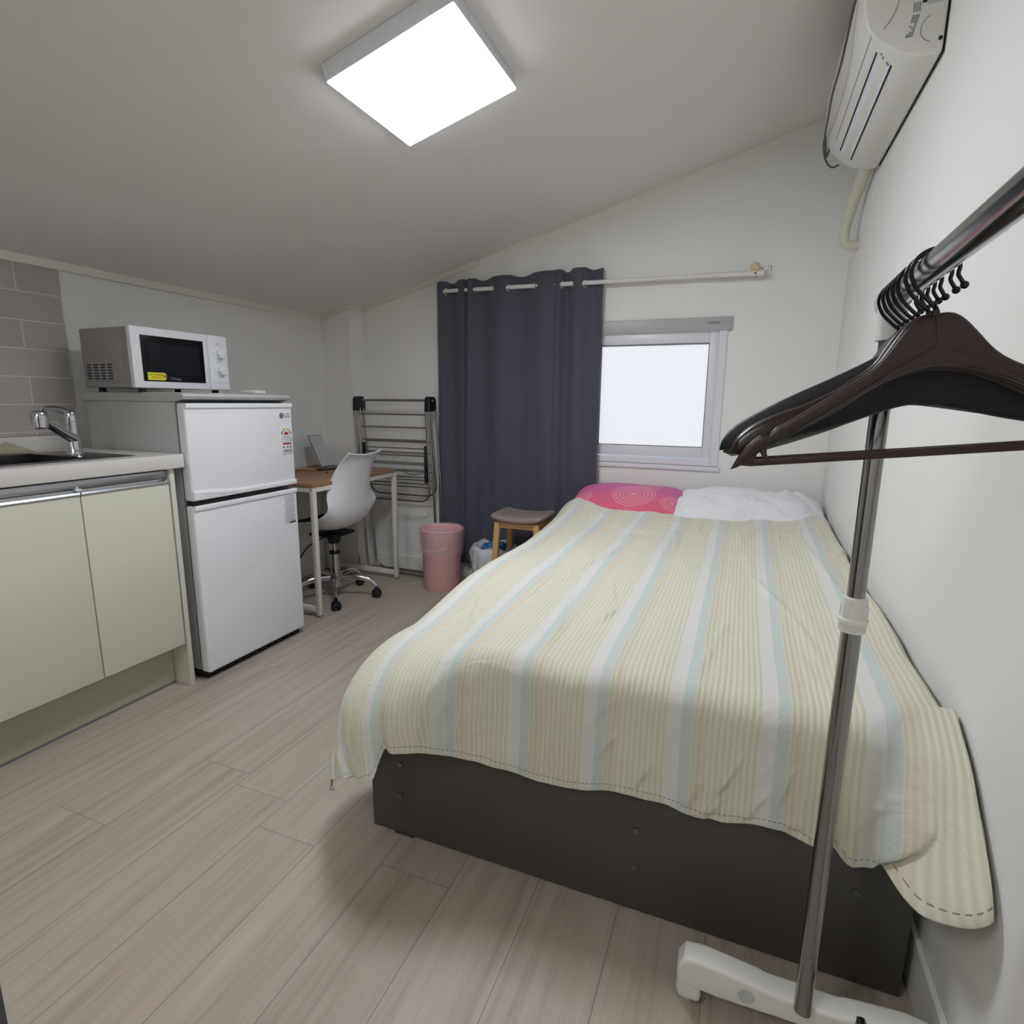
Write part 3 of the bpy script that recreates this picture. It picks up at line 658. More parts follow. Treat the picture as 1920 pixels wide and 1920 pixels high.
# desk things
mi = thing('tabletop_mirror', 'small tilted grey mirror standing at the back of the desk', 'mirror', (-2.45, 2.87, DZ))
Mt = Matrix(((0,-1,0,-2.385),(1,0,0,2.865),(0,0,1,DZ+.012),(0,0,0,1))) @ Matrix.Rotation(math.radians(-26), 4, 'X')
b = B(); box(b, -.062, .062, -.003, .003, 0, .212, .003, 3, M=Mt); obj('mirror_frame', b, m_gasket, mi)
b = B(); box(b, -.058, .058, -.0045, -.003, .004, .207, 0, M=Mt); obj('mirror_glass', b, m_mirror, mi)
b = B(); box(b, -.018, .018, .0035, .006, -.0, .12, 0, M=Mt @ Matrix.Rotation(math.radians(-14), 4, 'X')); obj('prop', b, m_comb, mi)
b = B(); box(b, -.050, .065, -.035, .035, 0, 0.010, .003, M=Matrix(((0,-1,0,-2.385),(1,0,0,2.865),(0,0,1,DZ+.0005),(0,0,0,1)))); obj('mirror_tray', b, m_gasket, mi)
hb = thing('hairbrush', 'wooden paddle hairbrush lying on the desk beside the refrigerator', 'hairbrush', (-2.38, 2.62, DZ))
Mh = Matrix.Translation((-2.42, 2.60, DZ+.0125)) @ Matrix.Rotation(math.radians(68), 4, 'Z')
b = B(); b2 = bmesh.new(); bmesh.ops.create_uvsphere(b2, u_segments=24, v_segments=12, radius=1)
for v in b2.verts: v.co = Vector((v.co.x*.055-.02, v.co.y*.034, v.co.z*.010+.004))
join(b, b2, Mh); obj('brush_head', b, m_brush, hb)
b = B(); tube(b, [Mh @ Vector(p) for p in ((.02, 0, .004), (.06, 0, .003), (.11, 0, -.003), (.135, 0, -.005))], [.009, .007], 10, sm=4); obj('brush_handle', b, m_brush, hb)
b = B(); random.seed(3)
for i in range(9):
    for j in range(5):
        x, y = -.055+i*.009, -.020+j*.010
        if ((x+.02)/.05)**2+(y/.03)**2 < 1: tube(b, [Mh @ Vector((x, y, -.001)), Mh @ Vector((x*1.02, y*1.1, -.0125))], .0012, 5)
obj('bristles', b, m_brist, hb)
cb_ = B(); Mc = Matrix.Translation((-2.34, 2.80, DZ+.0005)) @ Matrix.Rotation(math.radians(80), 4, 'Z')
box(cb_, -.075, .075, -.004, .008, .0, .008, .002, M=Mc)
for k in range(26): box(cb_, -.070+k*.0054, -.0675+k*.0054, -.024, -.003, .001, .006, 0, M=Mc)
tag(center(obj('comb', cb_, m_comb), (-2.34, 2.80, DZ)), 'dark brown comb lying on the desk below the mirror', 'comb')
b = B(); lathe(b, [(0, 0), (.007, 0), (.008, .003), (.005, .006), (0, .007)], (-2.24, 2.68, DZ+.0003), 16)
tag(center(obj('hair_tie', b, m_black), (-2.24, 2.68, DZ)), 'tiny black button-like bit lying on the desk top', 'button')

# ================================================================ office chair
ccx, ccy = -2.135, 2.585
ch = thing('office_chair', 'white moulded swivel chair with chrome star base at the desk', 'chair', (ccx, ccy, 0))
PR = [(-.225, .405, .165, 0), (-.205, .432, .195, .005), (-.12, .424, .215, .03), (-.02, .412, .22, .045), (.07, .418, .22, .055), (.135, .452, .215, .062), (.170, .515, .208, .060), (.184, .60, .196, .052), (.200, .70, .176, .042), (.220, .785, .158, .026), (.238, .832, .150, .010), (.250, .846, .148, .004)]
def shell(u, v, off=0):
    t = v*(len(PR)-1); i = min(int(t), len(PR)-2); f = t-i
    p0, p1, p2, p3 = (PR[max(i-1, 0)], PR[i], PR[i+1], PR[min(i+2, len(PR)-1)])
    q = [.5*((2*b_)+(-a+c)*f+(2*a-5*b_+4*c-d_)*f*f+(-a+3*b_-3*c+d_)*f**3) for a, b_, c, d_ in zip(p0, p1, p2, p3)]
    s = 2*u-1; lift = q[3]*abs(s)**2.6*1.6
    back = sst(.45, .75, v)
    # seat: rims rise; back: rims come forward
    fwd_ = q[0] - lift*back; z = q[1] + lift*(1-back)*.9 + (.022*math.cos(s*PI)*0 if v > .9 else 0)
    if v > .86: z += .02*(1-abs(s)**2)*sst(.86, 1, v)*0 + .016*(s*s-.35)*sst(.9, 1, v)
    return Vector((ccx+fwd_, ccy+s*q[2], z+off))
b = B(); grid(b, shell, 41, 70); o = obj('seat_shell', b, m_chair, ch, smooth=180); sd = o.modifiers.new('t', 'SOLIDIFY'); sd.thickness = .008; sd.offset = -1
b = B()
def cush(u, v):
    p = shell(.5+(u-.5)*.86, .09+v*.33); e = (1-abs(2*u-1)**4)*(1-abs(2*v-1)**6); return p+Vector((0, 0, .004+.026*e))
grid(b, cush, 24, 20); o = obj('seat_cushion', b, m_cush, ch, smooth=180)
b = B(); box(b, ccx-.10, ccx+.08, ccy-.09, ccy+.09, .375, .392, .004); lathe(b, [(0, 0), (.032, 0), (.04, .03), (.055, .06), (0, .06)], (ccx, ccy, .325)); obj('tilt_plate', b, m_black, ch)
b = B(); tube(b, [(ccx-.03, ccy-.03, .368), (ccx-.06, ccy-.14, .33), (ccx-.09, ccy-.20, .25), (ccx-.095, ccy-.215, .225)], [.005, .005], 8, sm=4); box(b, ccx-.11, ccx-.085, ccy-.235, ccy-.205, .205, .235, .005); obj('height_lever', b, m_black, ch)
b = B(); tube(b, [(ccx, ccy, .10), (ccx, ccy, .265)], .026, 24); tube(b, [(ccx, ccy, .265), (ccx, ccy, .335)], .014, 16); obj('gas_column', b, m_chrome, ch)
b = B(); tube(b, [(ccx, ccy, .262), (ccx, ccy, .276)], .031, 24); obj('column_collar', b, m_black, ch)
b = B(); lathe(b, [(0, 0), (.035, 0), (.04, .02), (.036, .055), (0, .055)], (ccx, ccy, .075)); obj('hub', b, m_chrome, ch)
for k in range(5):
    a = math.radians(-52+72*k); c_, s_ = math.cos(a), math.sin(a)
    b = B(); P = [(.03, .115), (.09, .122), (.15, .118), (.20, .100), (.232, .068)]
    tube(b, [(ccx+c_*r, ccy+s_*r, z) for r, z in P], [.020, .013], 14, sm=5, flat=.6); arm = obj('base_arm', b, m_chrome, ch)
    b = B(); wx, wy = ccx+c_*.236, ccy+s_*.236
    b2 = bmesh.new()
    for sg in (-1, 1): lathe(b2, [(0, 0), (.022, 0), (.0245, .004), (.0245, .014), (.02, .018), (0, .018)], M=Matrix.Translation((0, sg*.003, .0245)) @ Matrix.Rotation(-sg*PI/2, 4, 'X'), seg=24)
    lathe(b2, [(0, .045), (.012, .046), (.012, .062), (0, .063)]); box(b2, -.024, .02, -.018, .018, .030, .050, .006, 3)
    join(b, b2, Matrix.Translation((wx, wy, 0)) @ Matrix.Rotation(a+.6*(k+1), 4, 'Z')); obj('caster', b, m_black, arm)

# ================================================================ clothes airer folded against the wall
ax0, ax1, ay = -2.318, -1.802, 3.12
ar = thing('clothes_airer', 'folded steel clothes drying rack leaning beside the curtain', 'drying rack', (-2.03, 3.1, 0))
b = B(); tube(b, [(ax0, ay, 1.132), (ax1, ay, 1.132)], .008, 12); obj('top_bar', b, m_steel, ar)
for x in (ax0-.005, ax1+.005):
    b = B(); prism(b, [(ay-.045, 1.065), (ay+.05, 1.065), (ay+.045, 1.135), (ay+.03, 1.155), (ay-.025, 1.155), (ay-.04, 1.14)], 'x', x-.018, x+.018, .006, 3); hj = obj('hinge_block', b, m_black, ar)
    b = B(); sg = 1 if x > -2 else -1
    lathe(b, [(0, 0), (.008, 0), (.007, .002), (0, .002)], M=Matrix.Translation((x+.018 if x > -2 else x-.0205, ay, 1.132)) @ Matrix.Rotation(PI/2, 4, 'Y'), seg=16); obj('hinge_rivet', b, m_alu, hj)
def uframe(xa, xb, yt, yb_, zt, zb_, r, rad=.0065, flare=0):
    P = []; LS = .042/1.07
    P.append((xa-flare, yb_, zb_+r))
    for k in range(1, 6): a = PI/2*k/6; P.append((xa-flare+r*(1-math.cos(a)), yb_, zb_+r*(1-math.sin(a))))
    P.append((xa-flare+r, yb_, zb_)); P.append((xb+flare-r, yb_, zb_))
    for k in range(1, 6): a = PI/2*(1-k/6); P.append((xb+flare-r*(1-math.cos(a)), yb_, zb_+r*(1-math.sin(a))))
    P.append((xb+flare, yb_, zb_+r)); P.append((xb, yt, zt))
    P = [(xa, yt, zt)]+P; P = [(x+LS*(1.08-z), y, z) for x, y, z in P]
    b = B(); tube(b, P, rad, 10); return b
obj('leg_frame', uframe(ax0-.012, ax1+.012, ay-.028, 3.105, 1.08, .012, .07, .0075, .0), m_steel, ar)
obj('leg_frame', uframe(ax0+.008, ax1+.030, ay+.025, 3.175, 1.08, .012, .07, .0075, .0), m_steel, ar)
obj('wing_frame', uframe(ax0+.012, ax1-.022, ay-.012, ay-.012, 1.08, .50, .07, .006), m_steel, ar)
obj('wing_frame', uframe(ax0+.02, ax1+.0, ay+.012, ay+.035, 1.08, .53, .07, .006), m_steel, ar)
for k, (z, dd, rr) in enumerate(((1.045, -.012, .0055), (.965, -.012, .0055), (.885, -.012, .0055), (.873, .02, .0045), (.835, -.012, .0045), (.805, .02, .0045), (.79, -.012, .0045), (.745, -.012, .0045), (.73, .022, .0045), (.70, -.012, .0045), (.685, .024, .0045), (.655, -.012, .0045), (.63, .03, .0045), (.612, -.012, .0045), (.585, .03, .0045))):
    sh = (1.08-z)*.0393; b = B(); tube(b, [(ax0+.014+sh, ay+dd, z), ((ax1-.022 if dd < 0 else ax1)+sh, ay+dd, z)], rr, 8); obj('rung', b, m_steel, ar)
for x, za, zb_ in ((ax0+.032, .78, .865), (ax1-.022, .62, .855)):
    b = B(); box(b, x-.009, x+.009, ay-.028, ay-.003, za, zb_, .006, 3); obj('wing_clip', b, m_black, ar)
b = B(); tube(b, [(ax1-.03, ay-.022, .69), (ax1-.12, ay-.025, .672), (ax1-.22, ay-.022, .70)], .003, 6, sm=5); obj('brace_wire', b, m_steel, ar)

# ================================================================ bins
bc = (-1.655, 2.985)
bn = thing('waste_bin', 'round pink plastic waste bin lined with a clear bag', 'waste bin', (bc[0], bc[1], 0))
b = B(); lathe(b, [(0, .004), (.098, .004), (.103, .0), (.108, .008), (.125, .36), (.132, .372), (.128, .376), (.121, .366), (.104, .012), (0, .012)], (bc[0], bc[1], 0), 48); obj('bin_body', b, m_pink, bn)
def bag(bm, c, prof, amp, seg=72):
    rows = []
    for k, (r, z) in enumerate(prof):
        rows.append([bm.verts.new((c[0]+(r+amp*min(1, .25+k*.35)*noise.noise(Vector((math.cos(2*PI*i/seg)*3, math.sin(2*PI*i/seg)*3, z*20))))*math.cos(2*PI*i/seg), c[1]+(r+amp*min(1, .25+k*.35)*noise.noise(Vector((math.cos(2*PI*i/seg)*3, math.sin(2*PI*i/seg)*3, z*20))))*math.sin(2*PI*i/seg), z+amp*1.2*noise.noise(Vector((math.cos(2*PI*i/seg)*2, math.sin(2*PI*i/seg)*2, k))))) for i in range(seg)])
    for A, Bv in zip(rows, rows[1:]):
        for i in range(seg): bm.faces.new((A[i], A[(i+1) % seg], Bv[(i+1) % seg], Bv[i]))
b = B(); bag(b, bc, [(.100, .22), (.112, .30), (.122, .365), (.130, .384), (.138, .378), (.140, .35), (.138, .30), (.133, .26), (.131, .235), (.130, .225)], .007)
tube(b, [(bc[0]-.128, bc[1]-.05, .345), (bc[0]-.09, bc[1]-.113, .29), (bc[0]-.03, bc[1]-.142, .262), (bc[0]+.04, bc[1]-.138, .262), (bc[0]+.10, bc[1]-.10, .285)], .003, 6, sm=5)
obj('bin_liner', b, m_film, bn, smooth=180)
gc = (-1.325, 3.02)
gb = thing('wastebasket', 'small grey wastebasket with an overhanging white bag behind the stool', 'wastebasket', (gc[0], gc[1], 0))
b = B(); lathe(b, [(0, .004), (.088, .002), (.092, .006), (.112, .262), (.117, .268), (.112, .27), (.107, .262), (.088, .01), (0, .01)], (gc[0], gc[1], 0), 40); obj('bin_body', b, m_binw, gb)
b = B(); bag(b, gc, [(.085, .15), (.10, .22), (.109, .265), (.118, .296), (.130, .290), (.136, .25), (.135, .20), (.128, .15), (.122, .115)], .022)
obj('bin_liner', b, m_film2, gb, smooth=180)
b = B(); bmesh.ops.create_icosphere(b, subdivisions=4, radius=1)
for v in b.verts:
    n_ = noise.noise(v.co*2.3)*.35+noise.noise(v.co*6)*.12; v.co = Vector((v.co.x*.082, v.co.y*.085, v.co.z*.05))*(1+n_)+Vector((gc[0]+.005, gc[1]+.01, .262))
tag(center(obj('crumpled_packaging', b, m_blue, smooth=50), (gc[0], gc[1], .22)), 'crumpled blue wrapper stuffed in the grey wastebasket', 'wrapper')

# ================================================================ stool
stx0, stx1, sty0, sty1, stz = -1.245, -.945, 2.775, 3.035, .51
sl_ = thing('wooden_stool', 'wooden stool with taupe padded saddle seat beside the bed', 'stool', ((stx0+stx1)/2, (sty0+sty1)/2, 0))
b = B(); cxs, cys = (stx0+stx1)/2, (sty0+sty1)/2
b2 = bmesh.new(); bmesh.ops.create_cube(b2, size=1); bmesh.ops.subdivide_edges(b2, edges=b2.edges[:], cuts=9, use_grid_fill=True)
for v in b2.verts:
    x, y, z = v.co.x*2, v.co.y*2, v.co.z*2
    rx, ry = abs(x), abs(y); n8 = (rx**6+ry**6)**(1/6) or 1e-6; m8 = max(rx, ry)
    f = 1-(1-m8/n8 if m8 > 0 else 0)*.55
    ed_ = max(rx, ry)**8*abs(z)**2
    v.co = Vector((cxs+x*f*(.152-.012*ed_), cys+y*f*(.132-.012*ed_), stz+z*(.021-.006*ed_)+.016*x*x-.008))
join(b, b2); obj('seat', b, m_stools, sl_, smooth=60)
for sx in (-1, 1):
    for sy in (-1, 1):
        b = B(); tx, ty = cxs+sx*.112, cys+sy*.095; bx_, by_ = cxs+sx*.138, cys+sy*.118; w_ = .0155
        b2 = bmesh.new(); bmesh.ops.create_cube(b2, size=1)
        for v in b2.verts:
            t_ = v.co.z+.5; v.co = Vector((bx_+(tx-bx_)*t_+v.co.x*2*w_, by_+(ty-by_)*t_+v.co.y*2*w_, t_*(stz-.02)))
        bev(b2, b2.edges[:], .003); join(b, b2); obj('leg', b, m_stoolw, sl_)
for sy in (-1, 1):
    b = B(); box(b, cxs-.105, cxs+.105, cys+sy*.095-.009, cys+sy*.095+.009, stz-.055, stz-.022, .002); obj('apron', b, m_stoolw, sl_)
    b = B(); box(b, cxs-.125, cxs+.125, cys+sy*.108-.008, cys+sy*.108+.008, .16, .185, .002); obj('stretcher', b, m_stoolw, sl_)
for sx in (-1, 1):
    b = B(); box(b, cxs+sx*.112-.009, cxs+sx*.112+.009, cys-.088, cys+.088, stz-.055, stz-.022, .002); obj('apron', b, m_stoolw, sl_)
    b = B(); box(b, cxs+sx*.127-.008, cxs+sx*.127+.008, cys-.10, cys+.10, .21, .235, .002); obj('stretcher', b, m_stoolw, sl_)

# ================================================================ bed
bd = thing('bed_base', 'dark grey-brown panelled bed base against the right wall', 'bed', (-.24, 2.15, 0))
b = B(); box(b, -.846, .366, 1.128, 1.146, .004, .30, .001); fp = obj('front_panel', b, m_frame, bd)
for x, z in ((-.757, .206), (-.76, .113), (-.150, .206), (-.149, .115), (.271, .206), (.268, .110)):
    b = B(); lathe(b, [(0, .002), (.003, .0022), (.0035, .0035), (.007, .0035), (.008, 0), (0, 0)], M=Matrix.Translation((x, 1.128, z)) @ Matrix.Rotation(PI/2, 4, 'X'), seg=16); obj('screw', b, m_screw, fp)
b = B(); box(b, -.846, -.828, 1.147, 3.20, .004, .30, .001); obj('side_panel', b, m_frame, bd)
b = B(); box(b, .348, .366, 1.147, 3.20, .004, .30, .001); obj('side_panel', b, m_frame, bd)
b = B(); box(b, -.827, .347, 1.147, 3.20, .262, .280); obj('slat_board', b, m_frame, bd)
b = B(); box(b, -.78, -.72, 1.124, 1.146, 0, .004); obj('glide', b, m_screw, bd)
b = B(); box(b, -.80, .350, 1.155, 3.20, .282, .492, .04, 5)
tag(center(obj('mattress', b, m_mattr), (-.23, 2.17, .282)), 'pale mattress hidden between the duvet and the dark bed base', 'mattress')

# duvet ----------------------------------------------------------------
EL, EF, ER = -.770, 1.172, .30
HEM = [(-.80, .30), (-.76, .30), (-.695, .305), (-.64, .308), (-.576, .296), (-.48, .286), (-.374, .277), (-.29, .287), (-.195, .303), (-.11, .302), (-.032, .294), (.02, .300), (.067, .312), (.13, .318), (.187, .303), (.25, .298), (.335, .338), (.41, .42)]
def TOP(x, y):
    z = .562 + .030*sst(.15, .36, x) + .032*sst(2.2, 3.0, y) + .01*sst(1.2, 1.8, y)
    z += .016*noise.noise(Vector((x*2.2, y*1.6, 4))) + .006*noise.noise(Vector((x*7, y*2.6, 1)))
    # long soft creases running diagonally, like in slept-on cotton
    z += .010*(abs(noise.noise(Vector((x*3.2+y*1.1, y*1.2-x*.5, 9))))-.2)
    z += creases(x, y)*1.2
    z += .0045*abs(noise.noise(Vector((x*9+y*2, y*4.5-x*3, 2))))
    z += .035*math.exp(-((x+.74)/.10)**2-((y-2.93)/.13)**2)
    z -= .045*sst(-.45, -.80, x)*sst(1.75, 1.15, y) + .012*sst(-.5, -.8, x)
    return z
aL = EL-.42; aR = .405; NA, NB = 330, 420; Y1 = 3.0
R_ = .075; RHO = .17
def RAD(a): return .058 + .060*sst(-.45, -.775, a)
random.seed(21)
CR = [(-.02, .17, -.055, .25, .006, .009), (.05, .10, -.03, .27, .008, .013), (.10, .16, .06, .24, .007, .010), (-.20, .12, -.24, .19, .008, .008), (-.12, .16, -.16, .24, .007, .009),
      (-.33, .15, -.36, .24, .009, .006), (.02, .20, -.02, .27, .006, .009), (.14, .10, .11, .20, .007, .010), (.16, .05, .17, .22, .009, .008), (-.48, .05, -.52, .2, .012, .006), (-.62, .04, -.66, .18, .012, .008)]
for _ in range(10):
    a0 = random.uniform(-.7, .3); d0 = random.uniform(.03, .15); CR.append((a0, d0, a0-random.uniform(-.01, .07), d0+random.uniform(.05, .13), random.uniform(.006, .012), random.uniform(.003, .006)))
CT = []
for _ in range(34):
    x0 = random.uniform(-.75, .36); y0_ = random.uniform(1.15, 2.9); CT.append((x0, y0_, x0+random.uniform(-.06, .10), y0_+random.uniform(.08, .36), random.uniform(.007, .014), random.uniform(.003, .0075)))
for _ in range(16):
    x0 = random.uniform(-.7, .3); y0_ = random.uniform(2.4, 2.9); CT.append((x0, y0_, x0+random.uniform(.08, .25), y0_+random.uniform(-.05, .03), random.uniform(.006, .012), random.uniform(.003, .007)))
CT += [(.05, 2.0, .16, 1.62, .010, .010), (.16, 1.62, .20, 1.35, .010, .009), (-.40, 2.2, -.52, 1.6, .012, .007), (-.24, 2.6, -.20, 2.1, .010, .006), (.24, 2.5, .30, 1.7, .012, .009)]
def creases(x, y):
    z = 0
    for (a0, d0, a1, d1, w_, h_) in CT:
        ex, ed = a1-a0, d1-d0; L2 = ex*ex+ed*ed; q_ = ((x-a0)*ex+(y-d0)*ed)/L2
        if -.0 < q_ < 1:
            dd = abs((x-a0)*ed-(y-d0)*ex)/math.sqrt(L2)
            if dd < 3*w_: z += h_*math.exp(-(dd/w_)**2)*(1-abs(2*q_-1)**3)
    return z
def cloth(a, bb):
    da = max(0, EL-a); Lf = None
    ac = max(a, EL)
    Ll = .37
    # front hem length for this a
    Lf0 = .556 - interp(HEM, a) + .035 + .030*sst(.15, .36, a)
    if a < -.745: Lf0 = Lf0 + (.345-Lf0)*sst(-.745, -.79, a) + .075*sst(-.79, -1.1, a)
    # bb in [0,1] -> rows ; first part is the overhang
    nb = .30
    if bb < nb: db = Lf0*(1-bb/nb); y = EF; vdist = -db
    else:
        y = EF+(Y1-EF-.11*sst(-.70, -.45, a)+.04*sst(-.2, .3, a)*0)*((bb-nb)/(1-nb)); db = 0; vdist = y-EF
    bb_ = EF-db if db > 0 else y; R_ = RAD(a)
    CXr, CYr = EL+RHO, EF+RHO; corner = a < CXr and bb_ < CYr
    if corner:
        uu_, vv_ = CXr-a, CYr-bb_; dist = math.hypot(uu_, vv_); dx, dy = -uu_/dist, -vv_/dist; r = max(0, dist-RHO)
        base = (CXr+dx*min(dist, RHO), CYr+dy*min(dist, RHO))
        if r > .39: r = .39+(r-.39)*.32
        R_ += .12*(2*abs(dx*dy))**.8
    else:
        r = max(da, db); dx, dy = (-1, 0) if da > db else (0, -1); base = (ac, max(bb_, EF))
        if r == 0: dx = dy = 0
    if r < R_*PI/2: out = R_*math.sin(r/R_); down = R_*(1-math.cos(r/R_))
    else:
        e = r-R_*PI/2; fl = .05 + .15*(2*abs(dx*dy))**.8 if corner else .05
        out = R_+e*fl; down = R_+e*math.sqrt(1-fl*fl)
    wf = abs(dy) if r > 0 else 0
    front = wf > .5 and r > 0
    x, yy = base; tz = TOP(base[0], base[1])
    hang = sst(.03, .3, down)
    px_, py, pz = x+dx*out, yy+dy*out, tz-down
    # gentle waves on hanging cloth
    s = a*1.0 if db > 0 else -y
    wav = .010*noise.noise(Vector((a*7, 3, down*3)))+.005*noise.noise(Vector((a*18, 7, down*5)))+.004*abs(noise.noise(Vector((a*14+down*20, down*16-a*4, 2))))
    if r > 0: py += dy*wav*hang*1.3; px_ += dx*wav*hang*1.2
    if dx and not dy: px_ -= .014*hang*noise.noise(Vector((y*5, 2, 0)))
    # notch beside the left corner
    g = math.exp(-((a+.750)/.018)**2)
    if front: py += .028*g*hang; pz += .012*g*hang
    g2 = math.exp(-((a+.82)/.035)**2)
    if front: py -= .010*g2*hang
    g3 = math.exp(-((a+.93)/.03)**2)
    if front: py += .006*g3*hang
    # right corner bunches against the wall and swings forward
    if a > ER-.06 :
        k = sst(ER-.06, .405, a)
        if db > 0: py -= .170*k*sst(0, .22, down)**.8 + .03*k*sst(0,.06,down)
        else: pz += .014*k*noise.noise(Vector((1, y*6, 3))) - .045*sst(.36, .405, a)
    if db > 0:
        py += .034*math.exp(-((a-.212-.02*down)/.014)**2)*hang - .026*math.exp(-((a-.245)/.024)**2)*hang
        f3 = a-.318-.035*math.sin(down*14)
        py += .045*math.exp(-((f3)/.013)**2)*hang - .036*math.exp(-((f3-.040)/.024)**2)*hang
        px_ -= .02*math.exp(-((f3-.02)/.03)**2)*hang
    if db > 0 and down > .03:
        for (a0, d0, a1, d1, w_, h_) in CR:
            ex, ed = a1-a0, d1-d0; L2 = ex*ex+ed*ed; q_ = ((a-a0)*ex+(down-d0)*ed)/L2
            if -.2 < q_ < 1.2:
                dd = abs((a-a0)*ed-(down-d0)*ex)/math.sqrt(L2)
                if dd < 3*w_: py -= h_*math.exp(-(dd/w_)**2)*max(0, 1-abs(2*q_-1)**3)
    if px_ > .387: px_ = .387 + (px_-.387)*.12
    return Vector((px_, py, pz)), vdist, (min(Lf0-db, 9) if bb < nb else 9)
b = B(); uvl = b.loops.layers.uv.new('cloth'); VV = []; UV = {}; HM = []
hl = b.verts.layers.float.new('hem')
for i in range(NA):
    col_ = []
    for j in range(NB):
        a = aL+(aR-aL)*i/(NA-1); t_ = j/(NB-1)
        p, vd, hm = cloth(a, t_)
        v = b.verts.new(p); v[hl] = min(hm, (a-aL)) if a < EL else hm; UV[v] = (a, vd); col_.append(v)
    VV.append(col_)
for i in range(NA-1):
    for j in range(NB-1):
        f = b.faces.new((VV[i][j], VV[i+1][j], VV[i+1][j+1], VV[i][j+1]))
        for l in f.loops: l[uvl].uv = UV[l.vert]
dv = thing('duvet', 'cream duvet with pale blue and orange stripes draped over the bed', 'duvet', (-.23, 2.1, .5))
o = obj('duvet_cover', b, m_duvet, dv, smooth=180); md = o.modifiers.new('t', 'SOLIDIFY'); md.thickness = .010; md.offset = -1
tipv = cloth(aL, 0)[0]
b = B(); box(b, tipv.x+.004, tipv.x+.010, tipv.y-.004, tipv.y-.001, tipv.z-.012, tipv.z+.004, .001); torus(b, (tipv.x+.007, tipv.y-.003, tipv.z-.020), .006, .0013, 'y', 14, 5); obj('zip_pull', b, m_steel, dv)

# pillows ---------------------------------------------------------------
def pillow(name, x0, x1, y0, y1, zb_, th, m, seed, tilt, wr=.01):
    b = B(); uvl = b.loops.layers.uv.new('cloth'); nu, nv = 80, 56; lay = []
    cx, cy = (x0+x1)/2, (y0+y1)/2
    Rm = Matrix.Translation((cx, cy, zb_)) @ Matrix.Rotation(tilt, 4, 'X')
    UVd = {}
    for side in (1, -1):
        g = []
        for i in range(nu+1):
            row = []
            for j in range(nv+1):
                u, v = 2*i/nu-1, 2*j/nv-1
                h = max(0, (1-abs(u)**3.2))**.55*max(0, (1-abs(v)**2.6))**.55
                if side == -1 and (i in (0, nu) or j in (0, nv)): row.append(lay[0][i][j]); continue
                xx = u*(x1-x0)/2*(1-.05*abs(v)**2*(1-h)); yy = v*(y1-y0)/2*(1-.07*abs(u)**2*(1-h))
                zz = side*th/2*h*(1 if side > 0 else .6)
                nn = noise.noise(Vector((xx*6+seed, yy*6, side)))*wr+abs(noise.noise(Vector((xx*11+yy*5+seed, yy*9, 3))))*wr*.9+wr*.35*noise.noise(Vector((xx*26+seed, yy*20, 3)))
                p = Rm @ Vector((xx, yy, zz+th*.3+nn*min(1, h*2)))
                vt = b.verts.new(p); UVd[vt] = (xx+(x1-x0)/2, yy+(y1-y0)/2); row.append(vt)
            g.append(row)
        lay.append(g)
        for i in range(nu):
            for j in range(nv):
                q = (g[i][j], g[i+1][j], g[i+1][j+1], g[i][j+1])
                try: f = b.faces.new(q if side > 0 else q[::-1])
                except ValueError: continue
                for l in f.loops: l[uvl].uv = UVd[l.vert]
    return obj(name, b, m, smooth=180)
o = pillow('pillow', -.835, -.235, 2.82, 3.215, .555, .16, m_ppink, 2, math.radians(15), .006)
tag(center(o, (-.535, 3.02, .53)), 'pink pillow printed with a dotted circle medallion at the bed head', 'pillow', 'pillows at the bed head')
o = pillow('pillow', -.305, .385, 2.80, 3.205, .560, .17, m_pwhite, 9, math.radians(13), .02)
tag(center(o, (.05, 3.0, .53)), 'creased white pillow at the bed head next to the right wall', 'pillow', 'pillows at the bed head')

# ================================================================ air conditioner
ay0, ay1 = 1.937, 2.725
ac = thing('air_conditioner', 'white wall-mounted air conditioner high on the right wall', 'air conditioner', (XR, 2.35, 2.03))
PF = [(XR-.006, 2.030), (XR-.010, 2.016), (.361, 2.014), (.326, 2.019), (.289, 2.034), (.256, 2.060), (.229, 2.085), (.212, 2.120), (.202, 2.170), (.197, 2.23), (.200, 2.275), (.222, 2.300), (XR-.006, 2.305)]
# stand off: denser smooth profile
PS = [(p.x, p.y) for p in smooth_pts([(a, c, 0) for a, c in PF], 4)]
b = B(); prism(b, PS, 'y', ay0, ay1, .006, 3); obj('casing', b, m_wplas, ac, smooth=40)
b = B(); box(b, XR-.007, XR-.0005, ay0+.01, ay1-.01, 2.02, 2.30); obj('wall_plate', b, m_dark, ac)
def under(x):   # casing underside height
    best = None
    for (xa_, za), (xb_, zb_) in zip(PS, PS[1:]):
        if min(xa_, xb_) <= x <= max(xa_, xb_) and abs(xa_-xb_) > 1e-6:
            z = za+(zb_-za)*(x-xa_)/(xb_-xa_); best = z if best is None else min(best, z)
    return best
def slot(x, w_, y0, y1, d=.0035):
    b = B(); prism(b, [(x-w_, under(x-w_)-.0008), (x+w_, under(x+w_)-.0008), (x+w_, under(x+w_)+d), (x-w_, under(x-w_)+d)], 'y', y0, y1); return b
obj('air_slot', slot(.251, .0018, 1.985, 2.64), m_dark, ac); obj('air_slot', slot(.291, .0024, 2.0, 2.655), m_dark, ac)
b = slot(.271, .0175, 2.0, 2.64, .002); obj('louvre_flap', b, m_white, ac)
b = slot(.229, .0006, 1.945, 2.60); obj('panel_line', b, m_gasket, ac)
b = B()
for x, y in ((.262, 1.975), (.268, 1.985), (.280, 1.995), (.284, 1.999)): prism(b, [(x-.002, under(x-.002)-.0007), (x+.002, under(x+.002)-.0007), (x+.002, under(x+.002)), (x-.002, under(x-.002))], 'y', y, y+.01)
obj('indicator_marks', b, m_inkg, ac)
yE = ay0-.0006
